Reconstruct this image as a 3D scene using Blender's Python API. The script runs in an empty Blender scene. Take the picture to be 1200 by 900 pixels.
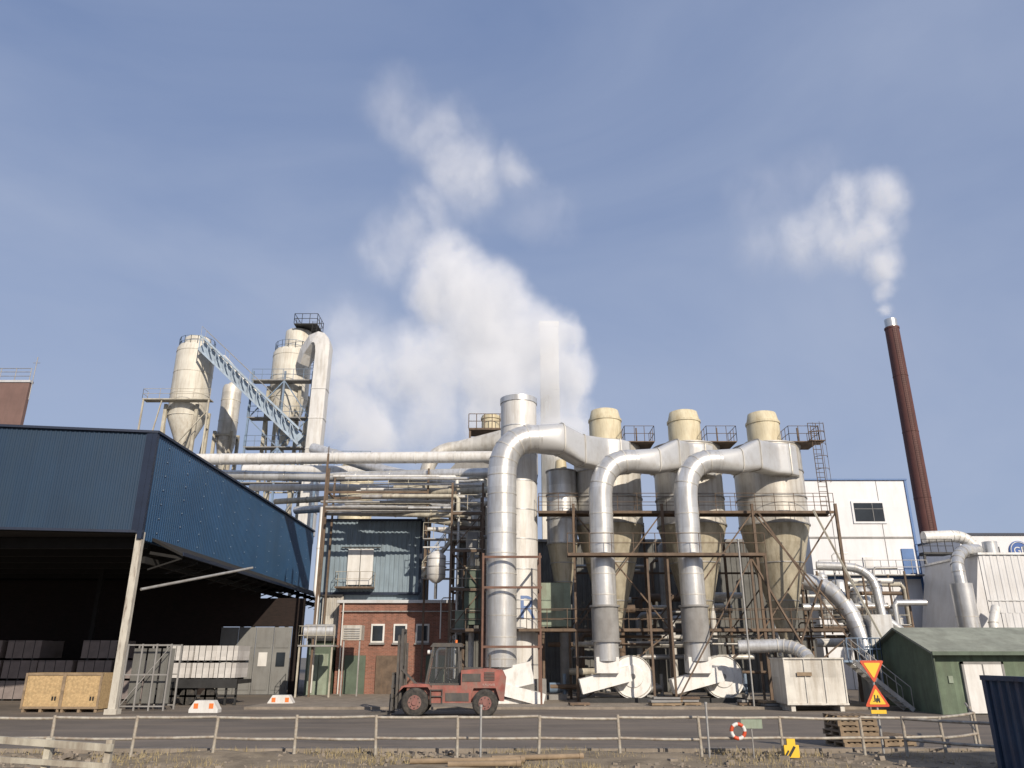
import bpy, math, random
from mathutils import Vector, Matrix
random.seed(7)
scene = bpy.context.scene
COL = scene.collection
R = math.radians

# ------------------------------------------------------------------ materials
def mat(name, c, rough=.7, metal=0.0, var=.2, scale=1.2, dirt=None, damt=.5, dscale=(1.5,1.5,.25),
        bump=.15, bscale=14, panel=None, pamt=.1, brick=None, dlo=.46, dhi=.72):
    m = bpy.data.materials.new(name); m.use_nodes = True
    nt = m.node_tree; N = nt.nodes; L = nt.links
    b = N['Principled BSDF']
    b.inputs['Roughness'].default_value = rough
    b.inputs['Metallic'].default_value = metal
    tc = N.new('ShaderNodeTexCoord')
    co = tc.outputs['Object']
    n1 = N.new('ShaderNodeTexNoise'); n1.inputs['Scale'].default_value = scale
    n1.inputs['Detail'].default_value = 6; n1.inputs['Roughness'].default_value = .62
    L.new(co, n1.inputs['Vector'])
    mx = N.new('ShaderNodeMix'); mx.data_type = 'RGBA'
    cl = lambda k: tuple(min(1, max(0, x*k)) for x in c[:3])+(1,)
    mx.inputs[6].default_value = cl(1-var); mx.inputs[7].default_value = cl(1+var)
    mr = N.new('ShaderNodeMapRange'); mr.inputs[1].default_value = .3; mr.inputs[2].default_value = .7
    L.new(n1.outputs['Fac'], mr.inputs[0]); L.new(mr.outputs[0], mx.inputs[0])
    out = mx.outputs[2]
    if brick:
        sp = N.new('ShaderNodeSeparateXYZ'); cb = N.new('ShaderNodeCombineXYZ'); L.new(co, sp.inputs[0])
        L.new(sp.outputs[0], cb.inputs[0]); L.new(sp.outputs[2], cb.inputs[1])
        bt = N.new('ShaderNodeTexBrick'); L.new(cb.outputs[0], bt.inputs['Vector'])
        bt.inputs['Scale'].default_value = 1.0
        bt.inputs['Brick Width'].default_value = .25; bt.inputs['Row Height'].default_value = .085
        bt.inputs['Mortar Size'].default_value = .008
        bt.inputs['Color1'].default_value = cl(.7); bt.inputs['Color2'].default_value = cl(1.35)
        bt.inputs['Mortar'].default_value = brick+(1,)
        m2 = N.new('ShaderNodeMix'); m2.data_type = 'RGBA'; m2.inputs[0].default_value = .75
        L.new(out, m2.inputs[6]); L.new(bt.outputs['Color'], m2.inputs[7]); out = m2.outputs[2]
    if panel:
        sn = N.new('ShaderNodeVectorMath'); sn.operation = 'SNAP'; sn.inputs[1].default_value = panel
        ad = N.new('ShaderNodeVectorMath'); ad.operation = 'ADD'; ad.inputs[1].default_value = (.013, .017, .011)
        L.new(co, ad.inputs[0]); L.new(ad.outputs[0], sn.inputs[0])
        wn = N.new('ShaderNodeTexWhiteNoise'); L.new(sn.outputs[0], wn.inputs['Vector'])
        pr = N.new('ShaderNodeMapRange'); pr.inputs[3].default_value = 1-pamt; pr.inputs[4].default_value = 1+pamt
        L.new(wn.outputs['Value'], pr.inputs[0])
        vm = N.new('ShaderNodeVectorMath'); vm.operation = 'SCALE'
        L.new(out, vm.inputs[0]); L.new(pr.outputs[0], vm.inputs['Scale']); out = vm.outputs[0]
    if dirt:
        mp = N.new('ShaderNodeMapping'); mp.inputs['Scale'].default_value = dscale
        L.new(co, mp.inputs[0])
        n2 = N.new('ShaderNodeTexNoise'); n2.inputs['Scale'].default_value = 1.6; n2.inputs['Detail'].default_value = 7
        n2.inputs['Roughness'].default_value = .7
        L.new(mp.outputs[0], n2.inputs['Vector'])
        r2 = N.new('ShaderNodeMapRange'); r2.inputs[1].default_value = dlo; r2.inputs[2].default_value = dhi
        r2.inputs[4].default_value = damt
        L.new(n2.outputs['Fac'], r2.inputs[0])
        m3 = N.new('ShaderNodeMix'); m3.data_type = 'RGBA'; m3.inputs[7].default_value = tuple(dirt)+(1,)
        L.new(r2.outputs[0], m3.inputs[0]); L.new(out, m3.inputs[6]); out = m3.outputs[2]
    L.new(out, b.inputs['Base Color'])
    if bump:
        n3 = N.new('ShaderNodeTexNoise'); n3.inputs['Scale'].default_value = bscale; n3.inputs['Detail'].default_value = 5
        L.new(co, n3.inputs['Vector'])
        bp = N.new('ShaderNodeBump'); bp.inputs['Strength'].default_value = bump; bp.inputs['Distance'].default_value = .03
        L.new(n3.outputs['Fac'], bp.inputs['Height']); L.new(bp.outputs[0], b.inputs['Normal'])
    return m

RUST=(.10,.05,.028)
m_alu   = mat('aluminium_cladding',(.60,.60,.585),.34,.5,.14,.8,(.30,.26,.21),.6,panel=(1.4,1.4,1.15),pamt=.13,dscale=(2.2,2.2,.22),dlo=.47,bump=.1)
m_aluS  = mat('smooth_aluminium_sheet',(.60,.60,.585),.36,.4,.08,.5,(.34,.30,.25),.45,dscale=(.8,.8,.5),dlo=.5,bump=.06)
m_alu2  = mat('weathered_cladding',(.54,.52,.47),.48,.2,.18,.9,(.25,.20,.14),.65,panel=(1.1,1.1,1.5),pamt=.13,dscale=(2,2,.2),dlo=.45)
m_white = mat('white_duct_paint',(.64,.63,.60),.45,.05,.1,.7,(.34,.29,.22),.65,dscale=(2,2,.22),dlo=.47)
m_fan   = mat('near_white_fan_paint',(.74,.73,.70),.45,0,.08,1.2,(.42,.36,.28),.6,dscale=(1.5,1.5,.6),dlo=.5)
m_cream = mat('cream_paint',(.60,.575,.50),.6,0,.1,.8,(.34,.28,.20),.7,dscale=(2,2,.2),dlo=.45)
m_capm  = mat('stained_cream_cap',(.60,.54,.38),.6,0,.12,.9,(.32,.24,.12),.8,dlo=.42)
m_cone  = mat('stained_cone_steel',(.48,.435,.33),.5,.2,.22,.8,(.20,.155,.09),.75,panel=(1.2,1.2,1.3),pamt=.15,dscale=(2,2,.2),dlo=.44)
m_conc  = mat('grey_sleeve',(.25,.245,.235),.8,0,.2,1.5,(.15,.13,.11),.5)
m_rust  = mat('rusty_steel',(.125,.090,.064),.8,.1,.35,2,(.22,.14,.085),.55)
m_rustr = mat('red_oxide_steel',(.16,.085,.06),.75,.1,.3,2,(.10,.08,.065),.6)
m_galv  = mat('galvanised_steel',(.36,.355,.34),.5,.4,.2,3,(.2,.15,.1),.5)
m_beige = mat('beige_steel',(.44,.41,.33),.7,0,.2,2,RUST,.6)
m_post  = mat('cream_post_paint',(.50,.47,.40),.7,0,.12,1.2,RUST,.8,dscale=(4,4,.6),dlo=.52)
m_dark  = mat('dark_steel',(.035,.035,.035),.6,.3,.3,2)
m_inner = mat('shade_black_interior',(.012,.011,.010),.9,0,.3,2)  # near-black base colour stands in for the shade under the hall roof
m_blueF = mat('blue_sheet_shade_tone',(.011,.034,.070),.55,.05,.12,.35,(.02,.04,.063),.4,dscale=(1,1,.15),panel=(1.0,50,50),pamt=.05,bump=.03)  # same paint as the side, darkened in colour as the shaded face
m_blueS = mat('blue_sheet_lit_tone',(.020,.065,.140),.45,.05,.12,.35,(.032,.07,.115),.4,dscale=(1,1,.15),panel=(50,1.0,50),pamt=.07,bump=.03)  # same paint as the front, lightened in colour as the lit face
m_navy  = mat('navy_trim',(.010,.018,.04),.5,0,.2)
m_bluegrey = mat('blue_grey_sheet',(.215,.275,.32),.85,0,.12,.8,(.11,.125,.13),.55,bump=.05,dscale=(2,2,.2))
m_bluest= mat('blue_grey_steel',(.17,.24,.33),.6,.1,.25,2,(.2,.16,.12),.4)
m_blpale= mat('pale_blue_steel',(.34,.42,.50),.6,.1,.2,2,(.22,.2,.17),.5)
m_brick = mat('red_brown_brick',(.23,.095,.062),.9,0,.3,1.5,(.11,.06,.045),.55,brick=(.29,.23,.19))
m_brickd= mat('shade_darkened_brick',(.018,.010,.008),.95,0,.25,1.5,(.012,.01,.009),.5,brick=(.02,.016,.014))  # brick colour taken almost to black to paint in deep indoor shade
m_greend= mat('green_door_paint',(.09,.12,.085),.6,0,.2,1.5,(.05,.06,.04),.5)
m_greens= mat('green_shed_boards',(.125,.165,.110),.8,0,.22,1.5,(.075,.085,.06),.65,panel=(.15,50,50),pamt=.2)
m_greenp= mat('pale_green_paint',(.24,.29,.22),.6,0,.2,1.5,RUST,.5)
m_roofg = mat('green_grey_roof',(.235,.25,.205),.85,0,.2,1,(.15,.15,.12),.7,panel=(.6,50,50),pamt=.08)
m_wallw = mat('white_wall_panels',(.68,.68,.69),.6,0,.05,.5,(.52,.51,.49),.4,panel=(50,50,1.6),pamt=.03,bump=.03)
m_silver= mat('pale_silver_sheet',(.54,.54,.54),.5,.2,.08,.6,(.38,.35,.31),.5,bump=.05)
m_glass = mat('dark_glass',(.02,.025,.03),.12,0,.3,1,bump=0)
m_redch = mat('dark_brown_chimney_paint',(.105,.038,.030),.65,0,.15,.4,(.06,.03,.025),.6)
m_steel = mat('bright_steel_tip',(.6,.6,.58),.3,.7,.1)
m_pink  = mat('brown_red_render',(.17,.105,.09),.85,0,.12,.6,(.11,.075,.065),.4)
m_asph  = mat('dusty_asphalt',(.130,.110,.091),.95,0,.34,.14,(.23,.185,.14),.75,dscale=(.09,.42,1),bump=.35,bscale=6)
m_dirt  = mat('gravel_verge',(.20,.16,.11),.98,0,.45,1.1,(.31,.25,.17),.7,dscale=(.9,.9,1),bump=.7,bscale=9)
m_field = mat('distant_ground',(.13,.12,.10),.95,0,.3,.05)
m_kerb  = mat('kerb_stone',(.24,.205,.165),.9,0,.25,1.5,(.13,.105,.08),.6)
m_wood  = mat('weathered_timber',(.25,.185,.12),.9,0,.3,3,(.12,.09,.06),.5,dscale=(.5,4,4))
m_osb   = mat('osb_board',(.45,.32,.165),.85,0,.3,9,(.33,.21,.10),.6,dscale=(6,6,6))
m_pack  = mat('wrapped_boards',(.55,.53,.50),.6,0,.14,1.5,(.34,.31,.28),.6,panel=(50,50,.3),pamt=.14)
m_packr = mat('pinkish_boards_shade_toned',(.22,.185,.175),.7,0,.2,1.5,(.15,.125,.12),.5,panel=(50,50,.25),pamt=.15)  # pink-grey boards, colour also darkened for the dim hall interior
m_red   = mat('faded_red_machine_paint',(.275,.085,.066),.65,0,.3,2.5,(.21,.145,.115),.85,dscale=(2,2,1.2),dlo=.42,dhi=.66)
m_tyre  = mat('tyre_rubber',(.028,.027,.026),.9,0,.3,3,(.12,.105,.085),.7,dscale=(3,3,3),dlo=.4)
m_rim   = mat('rim_paint',(.22,.10,.085),.7,0,.25,3,(.16,.135,.11),.8)
m_mast  = mat('dusty_mast_steel',(.075,.07,.065),.7,.1,.3,2,(.15,.12,.09),.6,dscale=(3,3,1))
m_black = mat('black_paint',(.018,.018,.018),.5,0,.2)
m_yel   = mat('sign_yellow',(.76,.48,.03),.5,0,.05,bump=0)
m_sred  = mat('sign_red',(.55,.07,.02),.5,0,.05,bump=0)
m_sblk  = mat('sign_black',(.02,.02,.02),.5,0,.05,bump=0)
m_swht  = mat('sign_white',(.66,.65,.62),.5,0,.06,2,(.42,.38,.33),.5,bump=0)
m_fadew = mat('faded_white_lettering',(.38,.27,.24),.6,0,.2,6,bump=0)
m_orange= mat('reflector_orange',(.70,.18,.04),.5,0,.1,bump=0)
m_fence = mat('fence_pipe_grey',(.40,.37,.31),.65,.2,.3,3,(.18,.11,.065),.85,dscale=(3,3,3),dlo=.44)
m_door  = mat('grey_door',(.20,.20,.19),.7,0,.12,1,(.12,.11,.1),.5)
m_back  = mat('grey_sheet_wall',(.13,.13,.12),.8,0,.2,1,(.08,.07,.06),.6)  # plain grey sheet with darker brownish patches
m_letb  = mat('blue_lettering',(.13,.20,.38),.6,0,.1,bump=0)
m_logo  = mat('logo_blue',(.03,.09,.30),.5,0,.1,bump=0)
m_bluep = mat('bright_blue_paint',(.06,.14,.32),.5,0,.15)
m_cont  = mat('dark_blue_skip_paint',(.028,.055,.10),.6,.1,.25,1.5,RUST,.3)
m_grass = mat('dry_grass',(.31,.25,.135),.9,0,.35,3)

# ------------------------------------------------------------------ mesh builder
class MB:
    def __init__(s): s.v=[]; s.f=[]; s.sm=[]; s.mi=[]; s.m=0
    def add(s, vs, fs, smooth=False):
        o=len(s.v); s.v+= [tuple(p) for p in vs]
        for f in fs: s.f.append([o+i for i in f]); s.sm.append(smooth); s.mi.append(s.m)
        return s
    def box(s, c, d, rz=0, ry=0, rx=0):
        x,y,z=[k/2 for k in d]
        M=Matrix.Rotation(rz,3,'Z')@Matrix.Rotation(ry,3,'Y')@Matrix.Rotation(rx,3,'X'); C=Vector(c)
        vs=[C+M@Vector((a*x,b*y,e*z)) for a in(-1,1) for b in(-1,1) for e in(-1,1)]
        return s.add(vs,[(0,1,3,2),(4,6,7,5),(0,4,5,1),(2,3,7,6),(0,2,6,4),(1,5,7,3)])
    def bb(s, x0,x1,y0,y1,z0,z1):
        return s.box(((x0+x1)/2,(y0+y1)/2,(z0+z1)/2),(abs(x1-x0),abs(y1-y0),abs(z1-z0)))
    def beam(s,p0,p1,w=.1,h=None):
        h=h or w; p0=Vector(p0);p1=Vector(p1); d=(p1-p0).normalized()
        up=Vector((0,0,1)) if abs(d.z)<.95 else Vector((0,1,0))
        a=d.cross(up).normalized()*w/2; b=a.cross(d).normalized()*h/2
        vs=[p+i*a+j*b for p in(p0,p1) for i,j in((-1,-1),(1,-1),(1,1),(-1,1))]
        return s.add(vs,[(3,2,1,0),(4,5,6,7),(0,1,5,4),(1,2,6,5),(2,3,7,6),(3,0,4,7)])
    def tube(s,pts,r,n=18,cap=True,sq=0):
        pts=[Vector(p) for p in pts]
        if not isinstance(r,(list,tuple)): r=[r]*len(pts)
        k=len(pts); tang=[]
        for i in range(k):
            a=pts[max(0,i-1)]; b=pts[min(k-1,i+1)]; tang.append((b-a).normalized())
        t0=tang[0]; ref=Vector((0,1,0)) if abs(t0.y)<.9 else Vector((1,0,0))
        u=(ref-t0*ref.dot(t0)).normalized(); rings=[]
        cs=[]
        for j in range(n):
            c,d=math.cos(2*math.pi*j/n),math.sin(2*math.pi*j/n); f=(1/max(abs(c),abs(d)))**sq; cs.append((c*f,d*f))
        for i in range(k):
            t=tang[i]; u=(u-t*u.dot(t)).normalized(); w=t.cross(u)
            rings.append([pts[i]+(u*c+w*d)*r[i] for c,d in cs])
        vs=[p for q in rings for p in q]
        fs=[(i*n+j,i*n+(j+1)%n,(i+1)*n+(j+1)%n,(i+1)*n+j) for i in range(k-1) for j in range(n)]
        s.add(vs,fs,sq==0)
        if cap:
            s.add(rings[0],[list(range(n))[::-1]]); s.add(rings[-1],[list(range(n))])
        return s
    def loft(s,secs,n=28):
        rings=[]
        for c,ang,a,b,p in secs:
            c=Vector(c); side=Vector((-math.sin(ang),math.cos(ang),0)); rg=[]
            for j in range(n):
                q=2*math.pi*j/n; x,y=math.cos(q),math.sin(q)
                x=math.copysign(abs(x)**p,x); y=math.copysign(abs(y)**p,y)
                rg.append(c+side*a*x+Vector((0,0,b*y)))
            rings.append(rg)
        vs=[p for q in rings for p in q]; k=len(rings)
        s.add(vs,[(i*n+j,i*n+(j+1)%n,(i+1)*n+(j+1)%n,(i+1)*n+j) for i in range(k-1) for j in range(n)],True)
        s.add(rings[0],[list(range(n))[::-1]]); s.add(rings[-1],[list(range(n))]); return s
    def cyl(s,p0,p1,r,r1=None,n=18,cap=True):
        return s.tube([p0,p1],[r,r if r1 is None else r1],n,cap)
    def prism(s,poly,vec):
        n=len(poly); V=Vector(vec); P=[Vector(p) for p in poly]
        return s.add(P+[p+V for p in P],[list(range(n))[::-1],[n+i for i in range(n)]]+[(i,(i+1)%n,n+(i+1)%n,n+i) for i in range(n)])
    def corr(s,p0,p1,z0,z1,per=.25,dep=.05):
        p0=Vector((p0[0],p0[1],0));p1=Vector((p1[0],p1[1],0)); L=(p1-p0).length; d=(p1-p0)/L; nrm=Vector((d.y,-d.x,0))
        n=int(L/per); vs=[]; prof=[]
        for i in range(n):
            for f,o in((0,0),(.45,0),(.55,1),(.9,1)): prof.append(((i+f)*L/n,o))
        prof.append((L,0))
        for a,o in prof:
            q=p0+d*a+nrm*o*dep; vs.append((q.x,q.y,z0)); vs.append((q.x,q.y,z1))
        return s.add(vs,[(2*i,2*i+2,2*i+3,2*i+1) for i in range(len(prof)-1)])
    def rail(s,pts,h=1.1,sp=1.5,r=.03,n=5,mids=(.5,)):
        pts=[Vector(p) for p in pts]
        for a,b in zip(pts[:-1],pts[1:]):
            L=(b-a).length; k=max(1,round(L/sp))
            for i in range(k+1):
                q=a+(b-a)*i/k; s.cyl(q,q+Vector((0,0,h)),r,n=n)
            for m in (1,)+tuple(mids):
                s.cyl(a+Vector((0,0,h*m)),b+Vector((0,0,h*m)),r*.9,n=n)
        return s
    def stairs(s,p0,p1,w=.8,hand=True):
        p0=Vector(p0);p1=Vector(p1); side=Vector((0,1,0)) if abs((p1-p0).x)>abs((p1-p0).y) else Vector((1,0,0))
        for q in(-1,1):
            s.beam(p0+side*q*w/2,p1+side*q*w/2,.05,.2)
            if hand:
                s.cyl(p0+side*q*w/2+Vector((0,0,1)),p1+side*q*w/2+Vector((0,0,1)),.025,n=5)
                for i in range(5):
                    a=p0.lerp(p1,i/4)+side*q*w/2; s.cyl(a,a+Vector((0,0,1)),.02,n=5)
        n=max(3,int(abs(p1.z-p0.z)/.2))
        for i in range(n):
            a=p0.lerp(p1,(i+.5)/n); s.box(a,(.24,w,.03) if side.y else (w,.24,.03))
        return s
    def ladder(s,x,y,z0,z1,cage=True):
        for d in(-.25,.25): s.cyl((x+d,y,z0),(x+d,y,z1),.025,n=5)
        z=z0
        while z<z1: s.cyl((x-.25,y,z),(x+.25,y,z),.018,n=4); z+=.3
        if cage:
            z=z0+2
            while z<z1+.2:
                pp=[(x+.38*math.cos(a),y-.4-.45*math.sin(a),z) for a in [math.pi*i/6 for i in range(7)]]
                s.tube(pp,.02,n=4); z+=.8
            for i in(1,3,5):
                a=math.pi*i/6; s.cyl((x+.38*math.cos(a),y-.4-.45*math.sin(a),z0+2),(x+.38*math.cos(a),y-.4-.45*math.sin(a),z1),.015,n=4)
        return s

def mk(mb,name,mats,base=(0,0,0)):
    me=bpy.data.meshes.new(name); B=Vector(base)
    me.from_pydata([tuple(Vector(p)-B) for p in mb.v],[],mb.f)
    if not isinstance(mats,(list,tuple)): mats=[mats]
    for m in mats: me.materials.append(m)
    me.polygons.foreach_set('use_smooth',mb.sm); me.polygons.foreach_set('material_index',mb.mi)
    me.update()
    o=bpy.data.objects.new(name,me); COL.objects.link(o); return o
def thing(name,label,cat,base,group=None):
    e=bpy.data.objects.new(name,None); e.location=base; e.empty_display_size=.5; COL.objects.link(e)
    e['label']=label; e['category']=cat
    if group: e['group']=group
    return e
def part(mb,name,mats,par,label=None):
    root=par; b=Vector(par.location)
    while root.parent: root=root.parent; b+=root.location
    o=mk(mb,name,mats,b); o.parent=par
    if label: o['label']=label
    return o
def solo(mb,name,mats,label,cat,base,group=None,kind=None):
    o=mk(mb,name,mats,base); o.location=base
    if kind=='structure': o['kind']=kind; return o
    o['label']=label; o['category']=cat
    if group:o['group']=group
    if kind:o['kind']=kind
    return o
def text_part(txt,size,loc,mat_,par,name='lettering',rot=(R(90),0,0),bendr=None,off=0,ext=.004):
    cu=bpy.data.curves.new(name,'FONT'); cu.body=txt; cu.size=size; cu.extrude=ext; cu.align_x='CENTER'; cu.align_y='CENTER'
    t=bpy.data.objects.new('tmp',cu); COL.objects.link(t)
    bpy.context.view_layer.update()
    me=bpy.data.meshes.new_from_object(t.evaluated_get(bpy.context.evaluated_depsgraph_get()))
    bpy.data.objects.remove(t)
    if bendr:
        import bmesh
        bm=bmesh.new(); bm.from_mesh(me)
        bmesh.ops.triangulate(bm,faces=bm.faces[:])
        for _ in range(3):
            bmesh.ops.subdivide_edges(bm,edges=[e for e in bm.edges if e.calc_length()>.12],cuts=1)
            bmesh.ops.triangulate(bm,faces=bm.faces[:])
        for v in bm.verts:
            a=(v.co.x+off)/bendr; rr=bendr+v.co.z
            v.co=Vector((math.sin(a)*rr,v.co.y,math.cos(a)*rr-bendr))
        bm.to_mesh(me); bm.free()
    me.materials.clear(); me.materials.append(mat_)
    o=bpy.data.objects.new(name,me); COL.objects.link(o)
    o.parent=par; o.location=Vector(loc)-Vector(par.location); o.rotation_euler=rot
    return o
def arc(p0,pc,p1,n=8):
    p0,pc,p1=Vector(p0),Vector(pc),Vector(p1)
    return [ (p0*(1-t)**2+pc*2*t*(1-t)+p1*t*t) for t in [i/n for i in range(n+1)]]
def rings_on(mb,x,y,z0,z1,r,step=1.15,w=.06,ex=.03,n=24):
    z=z0
    while z<=z1: mb.cyl((x,y,z-w/2),(x,y,z+w/2),r+ex,n=n); z+=step

# ------------------------------------------------------------------ ground
g=MB().add([(-1500,-300,-.02),(1500,-300,-.02),(1500,2500,-.02),(-1500,2500,-.02)],[(0,1,2,3)])
solo(g,'ground',m_field,'','',(0,0,0),kind='structure')
g=MB().add([(-90,22.6,.0),(80,22.6,.0),(80,140,.0),(-90,140,.0)],[(0,1,2,3)])
solo(g,'yard',m_asph,'','',(0,0,0),kind='structure')
g=MB()
nx,ny=90,18
vs=[]
for j in range(ny+1):
    for i in range(nx+1):
        x=-30+60*i/nx; y=8+14.3*j/ny
        h=.02+random.random()*.07+.06*math.sin(x*.7)*math.cos(y*.9)+.05
        if j==ny: h=.012
        vs.append((x,y,h))
g.add(vs,[(j*(nx+1)+i,j*(nx+1)+i+1,(j+1)*(nx+1)+i+1,(j+1)*(nx+1)+i) for j in range(ny) for i in range(nx)],True)
solo(g,'verge',m_dirt,'','',(0,0,0),kind='structure')
g=MB()
for i in range(60): g.bb(-30+i,-30+i+.985,22.3,22.58,-.01,.13)
solo(g,'kerb',m_kerb,'','',(0,22.4,0),kind='structure')
g=MB(); g.bb(-13,19,40.4,60,-.01,.12)
solo(g,'pavement',m_kerb,'','',(0,40,0),kind='structure')

# ------------------------------------------------------------------ blue hall
hall=thing('warehouse','large dark blue corrugated warehouse open below a deep fascia','industrial building',(-26,50,0))
A=(-17.7,37); B=(-36,34.1); C=(-17.7,69)
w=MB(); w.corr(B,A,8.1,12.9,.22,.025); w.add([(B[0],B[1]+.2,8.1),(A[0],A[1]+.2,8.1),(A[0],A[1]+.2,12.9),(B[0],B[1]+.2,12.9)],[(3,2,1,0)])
part(w,'front_wall',m_blueF,hall,'blue corrugated sheet fascia with shade painted into its colour')
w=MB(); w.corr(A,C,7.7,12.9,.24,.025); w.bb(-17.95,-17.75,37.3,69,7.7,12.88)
part(w,'side_wall',m_blueS,hall,'blue corrugated sheet side fascia with light painted into its colour')
w=MB(); w.bb(-17.85,-17.62,36.86,37.1,7.7,12.95); w.bb(-18.15,-17.85,36.84,36.93,8.05,12.9)
w.beam((B[0],B[1]-.05,12.97),(A[0]+.1,A[1]-.05,12.97),.2,.12); w.beam((-17.64,36.9,12.97),(-17.64,69.1,12.97),.18,.12)
w.beam((B[0],B[1]-.03,8.05),(A[0]+.1,A[1]-.03,8.05),.14,.12)
part(w,'trim',m_navy,hall)
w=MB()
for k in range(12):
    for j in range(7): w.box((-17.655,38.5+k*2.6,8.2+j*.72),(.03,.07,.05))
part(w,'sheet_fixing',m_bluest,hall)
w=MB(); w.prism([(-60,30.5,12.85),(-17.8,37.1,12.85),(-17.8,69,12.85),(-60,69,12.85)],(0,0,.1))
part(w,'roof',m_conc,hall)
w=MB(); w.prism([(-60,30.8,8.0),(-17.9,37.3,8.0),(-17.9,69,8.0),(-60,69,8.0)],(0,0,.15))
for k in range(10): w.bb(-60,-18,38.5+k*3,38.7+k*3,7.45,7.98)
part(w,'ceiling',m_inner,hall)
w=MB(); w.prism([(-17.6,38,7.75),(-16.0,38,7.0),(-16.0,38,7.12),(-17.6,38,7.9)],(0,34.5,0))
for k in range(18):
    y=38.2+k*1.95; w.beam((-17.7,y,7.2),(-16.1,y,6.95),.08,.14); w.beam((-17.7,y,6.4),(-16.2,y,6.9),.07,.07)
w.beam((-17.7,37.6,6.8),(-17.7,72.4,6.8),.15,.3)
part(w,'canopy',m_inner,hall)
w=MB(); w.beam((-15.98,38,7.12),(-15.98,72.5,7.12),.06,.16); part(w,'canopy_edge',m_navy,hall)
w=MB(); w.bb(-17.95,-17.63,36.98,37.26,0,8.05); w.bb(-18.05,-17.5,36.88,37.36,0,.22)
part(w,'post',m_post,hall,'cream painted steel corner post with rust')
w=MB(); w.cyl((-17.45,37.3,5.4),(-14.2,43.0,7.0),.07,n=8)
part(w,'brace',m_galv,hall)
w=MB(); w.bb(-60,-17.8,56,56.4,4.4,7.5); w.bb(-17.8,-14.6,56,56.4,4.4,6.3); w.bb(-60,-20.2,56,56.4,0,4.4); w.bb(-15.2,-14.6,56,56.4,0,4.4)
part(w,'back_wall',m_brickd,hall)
for i in range(4):
    x0=-20.15+i*1.23
    d=MB(); d.bb(x0,x0+1.19,55.95,56.05,.02,4.35); d.bb(x0+.12,x0+1.07,55.91,55.95,.3,1.5); d.bb(x0+.12,x0+1.07,55.91,55.95,3.0,4.1)
    dd=part(d,'door',m_door,hall)
    d=MB(); d.bb(x0+.3,x0+.9,55.9,55.94,1.8,2.7); o=mk(d,'window',m_glass if i%2 else m_swht,hall.location); o.parent=dd
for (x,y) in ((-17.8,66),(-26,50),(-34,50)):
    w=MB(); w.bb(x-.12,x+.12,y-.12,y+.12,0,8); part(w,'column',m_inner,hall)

def crate(x0,y0,wd,hh):
    t=thing('plywood_crate','tan chipboard shipping crate standing under the blue warehouse edge','crate',(x0+wd/2,y0+.7,0),'chipboard crates at the warehouse edge')
    b=MB(); b.bb(x0,x0+wd,y0,y0+1.2,.14,hh); part(b,'crate_body',m_osb,t)
    b=MB()
    for z in(.2,hh-.06): b.bb(x0-.03,x0+wd+.03,y0-.03,y0,z-.05,z+.05)
    for x in(x0+.03,x0+wd-.03,): b.bb(x-.05,x+.05,y0-.055,y0-.03,.15,hh)
    for x in (x0+.1,x0+wd/2,x0+wd-.1): b.bb(x-.06,x+.06,y0,y0+1.2,0,.14)
    part(b,'batten',m_wood,t)
    b=MB(); b.bb(x0+wd*.75,x0+wd*.79,y0-.035,y0-.01,hh*.3,hh*.4); b.bb(x0+wd*.82,x0+wd*.86,y0-.035,y0-.01,hh*.3,hh*.4); part(b,'stencil_mark',m_sblk,t)
crate(-22.65,38.4,1.8,1.70); crate(-20.8,38.3,1.75,1.70)

def pack(x,y,z,wd,dp,hh,m,lab):
    t=thing('board_pack',lab,'board pack',(x+wd/2,y+dp/2,z),'wrapped board packs stored in the warehouse')
    b=MB(); b.bb(x,x+wd,y,y+dp,z+.1,z+hh); part(b,'wrapping',m,t)
    b=MB()
    for k in(.2,.5,.8): b.bb(x+wd*k-.05,x+wd*k+.05,y,y+dp,z,z+.1); b.bb(x+wd*k-.015,x+wd*k+.015,y-.012,y,z+.1,z+hh)
    part(b,'strap_and_bearer',m_dark,t)
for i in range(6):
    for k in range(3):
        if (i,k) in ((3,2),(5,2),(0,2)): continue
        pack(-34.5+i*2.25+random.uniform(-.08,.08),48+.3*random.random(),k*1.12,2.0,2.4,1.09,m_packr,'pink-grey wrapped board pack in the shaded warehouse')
tr=thing('flat_trailer','dark steel flat trailer loaded with white wrapped packs','trailer',(-17,45,0))
b=MB(); b.bb(-19.0,-14.6,43.8,46.2,1.05,1.25); b.bb(-19,-14.6,43.75,43.85,.85,1.3); part(b,'deck',m_dark,tr)
b=MB()
for k in range(9): b.bb(-18.95+k*.53,-18.85+k*.53,43.9,44,.0,1.05)
b.bb(-19,-14.6,43.9,44,.4,.5); part(b,'trestle',m_dark,tr)
for k in range(3):
    b=MB(); b.cyl((-18.3+k*1.1,43.9,.42),(-18.3+k*1.1,44.2,.42),.42); part(b,'wheel',m_tyre,tr)
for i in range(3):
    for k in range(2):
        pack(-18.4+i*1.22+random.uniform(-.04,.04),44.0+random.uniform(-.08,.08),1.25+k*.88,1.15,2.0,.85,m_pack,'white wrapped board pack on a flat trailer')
rk=thing('steel_rack','grey tubular steel rack with panes beside the post','rack',(-17.6,40,0))
b=MB()
for x in(-18.6,-17.9,-17.2,-16.5):
    for y in(39.4,40.6): b.bb(x-.035,x+.035,y-.035,y+.035,0,3)
for z in(.2,1.6,2.95):
    for y in(39.4,40.6): b.beam((-18.6,y,z),(-16.5,y,z),.06)
b.beam((-18.6,39.4,.2),(-16.5,39.4,2.95),.04)
part(b,'frame',m_conc,rk)
b=MB()
for x in(-18.25,-17.55,-16.85): b.bb(x-.3,x+.3,39.98,40.02,.3,2.8)
part(b,'panel',m_back,rk)

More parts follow.
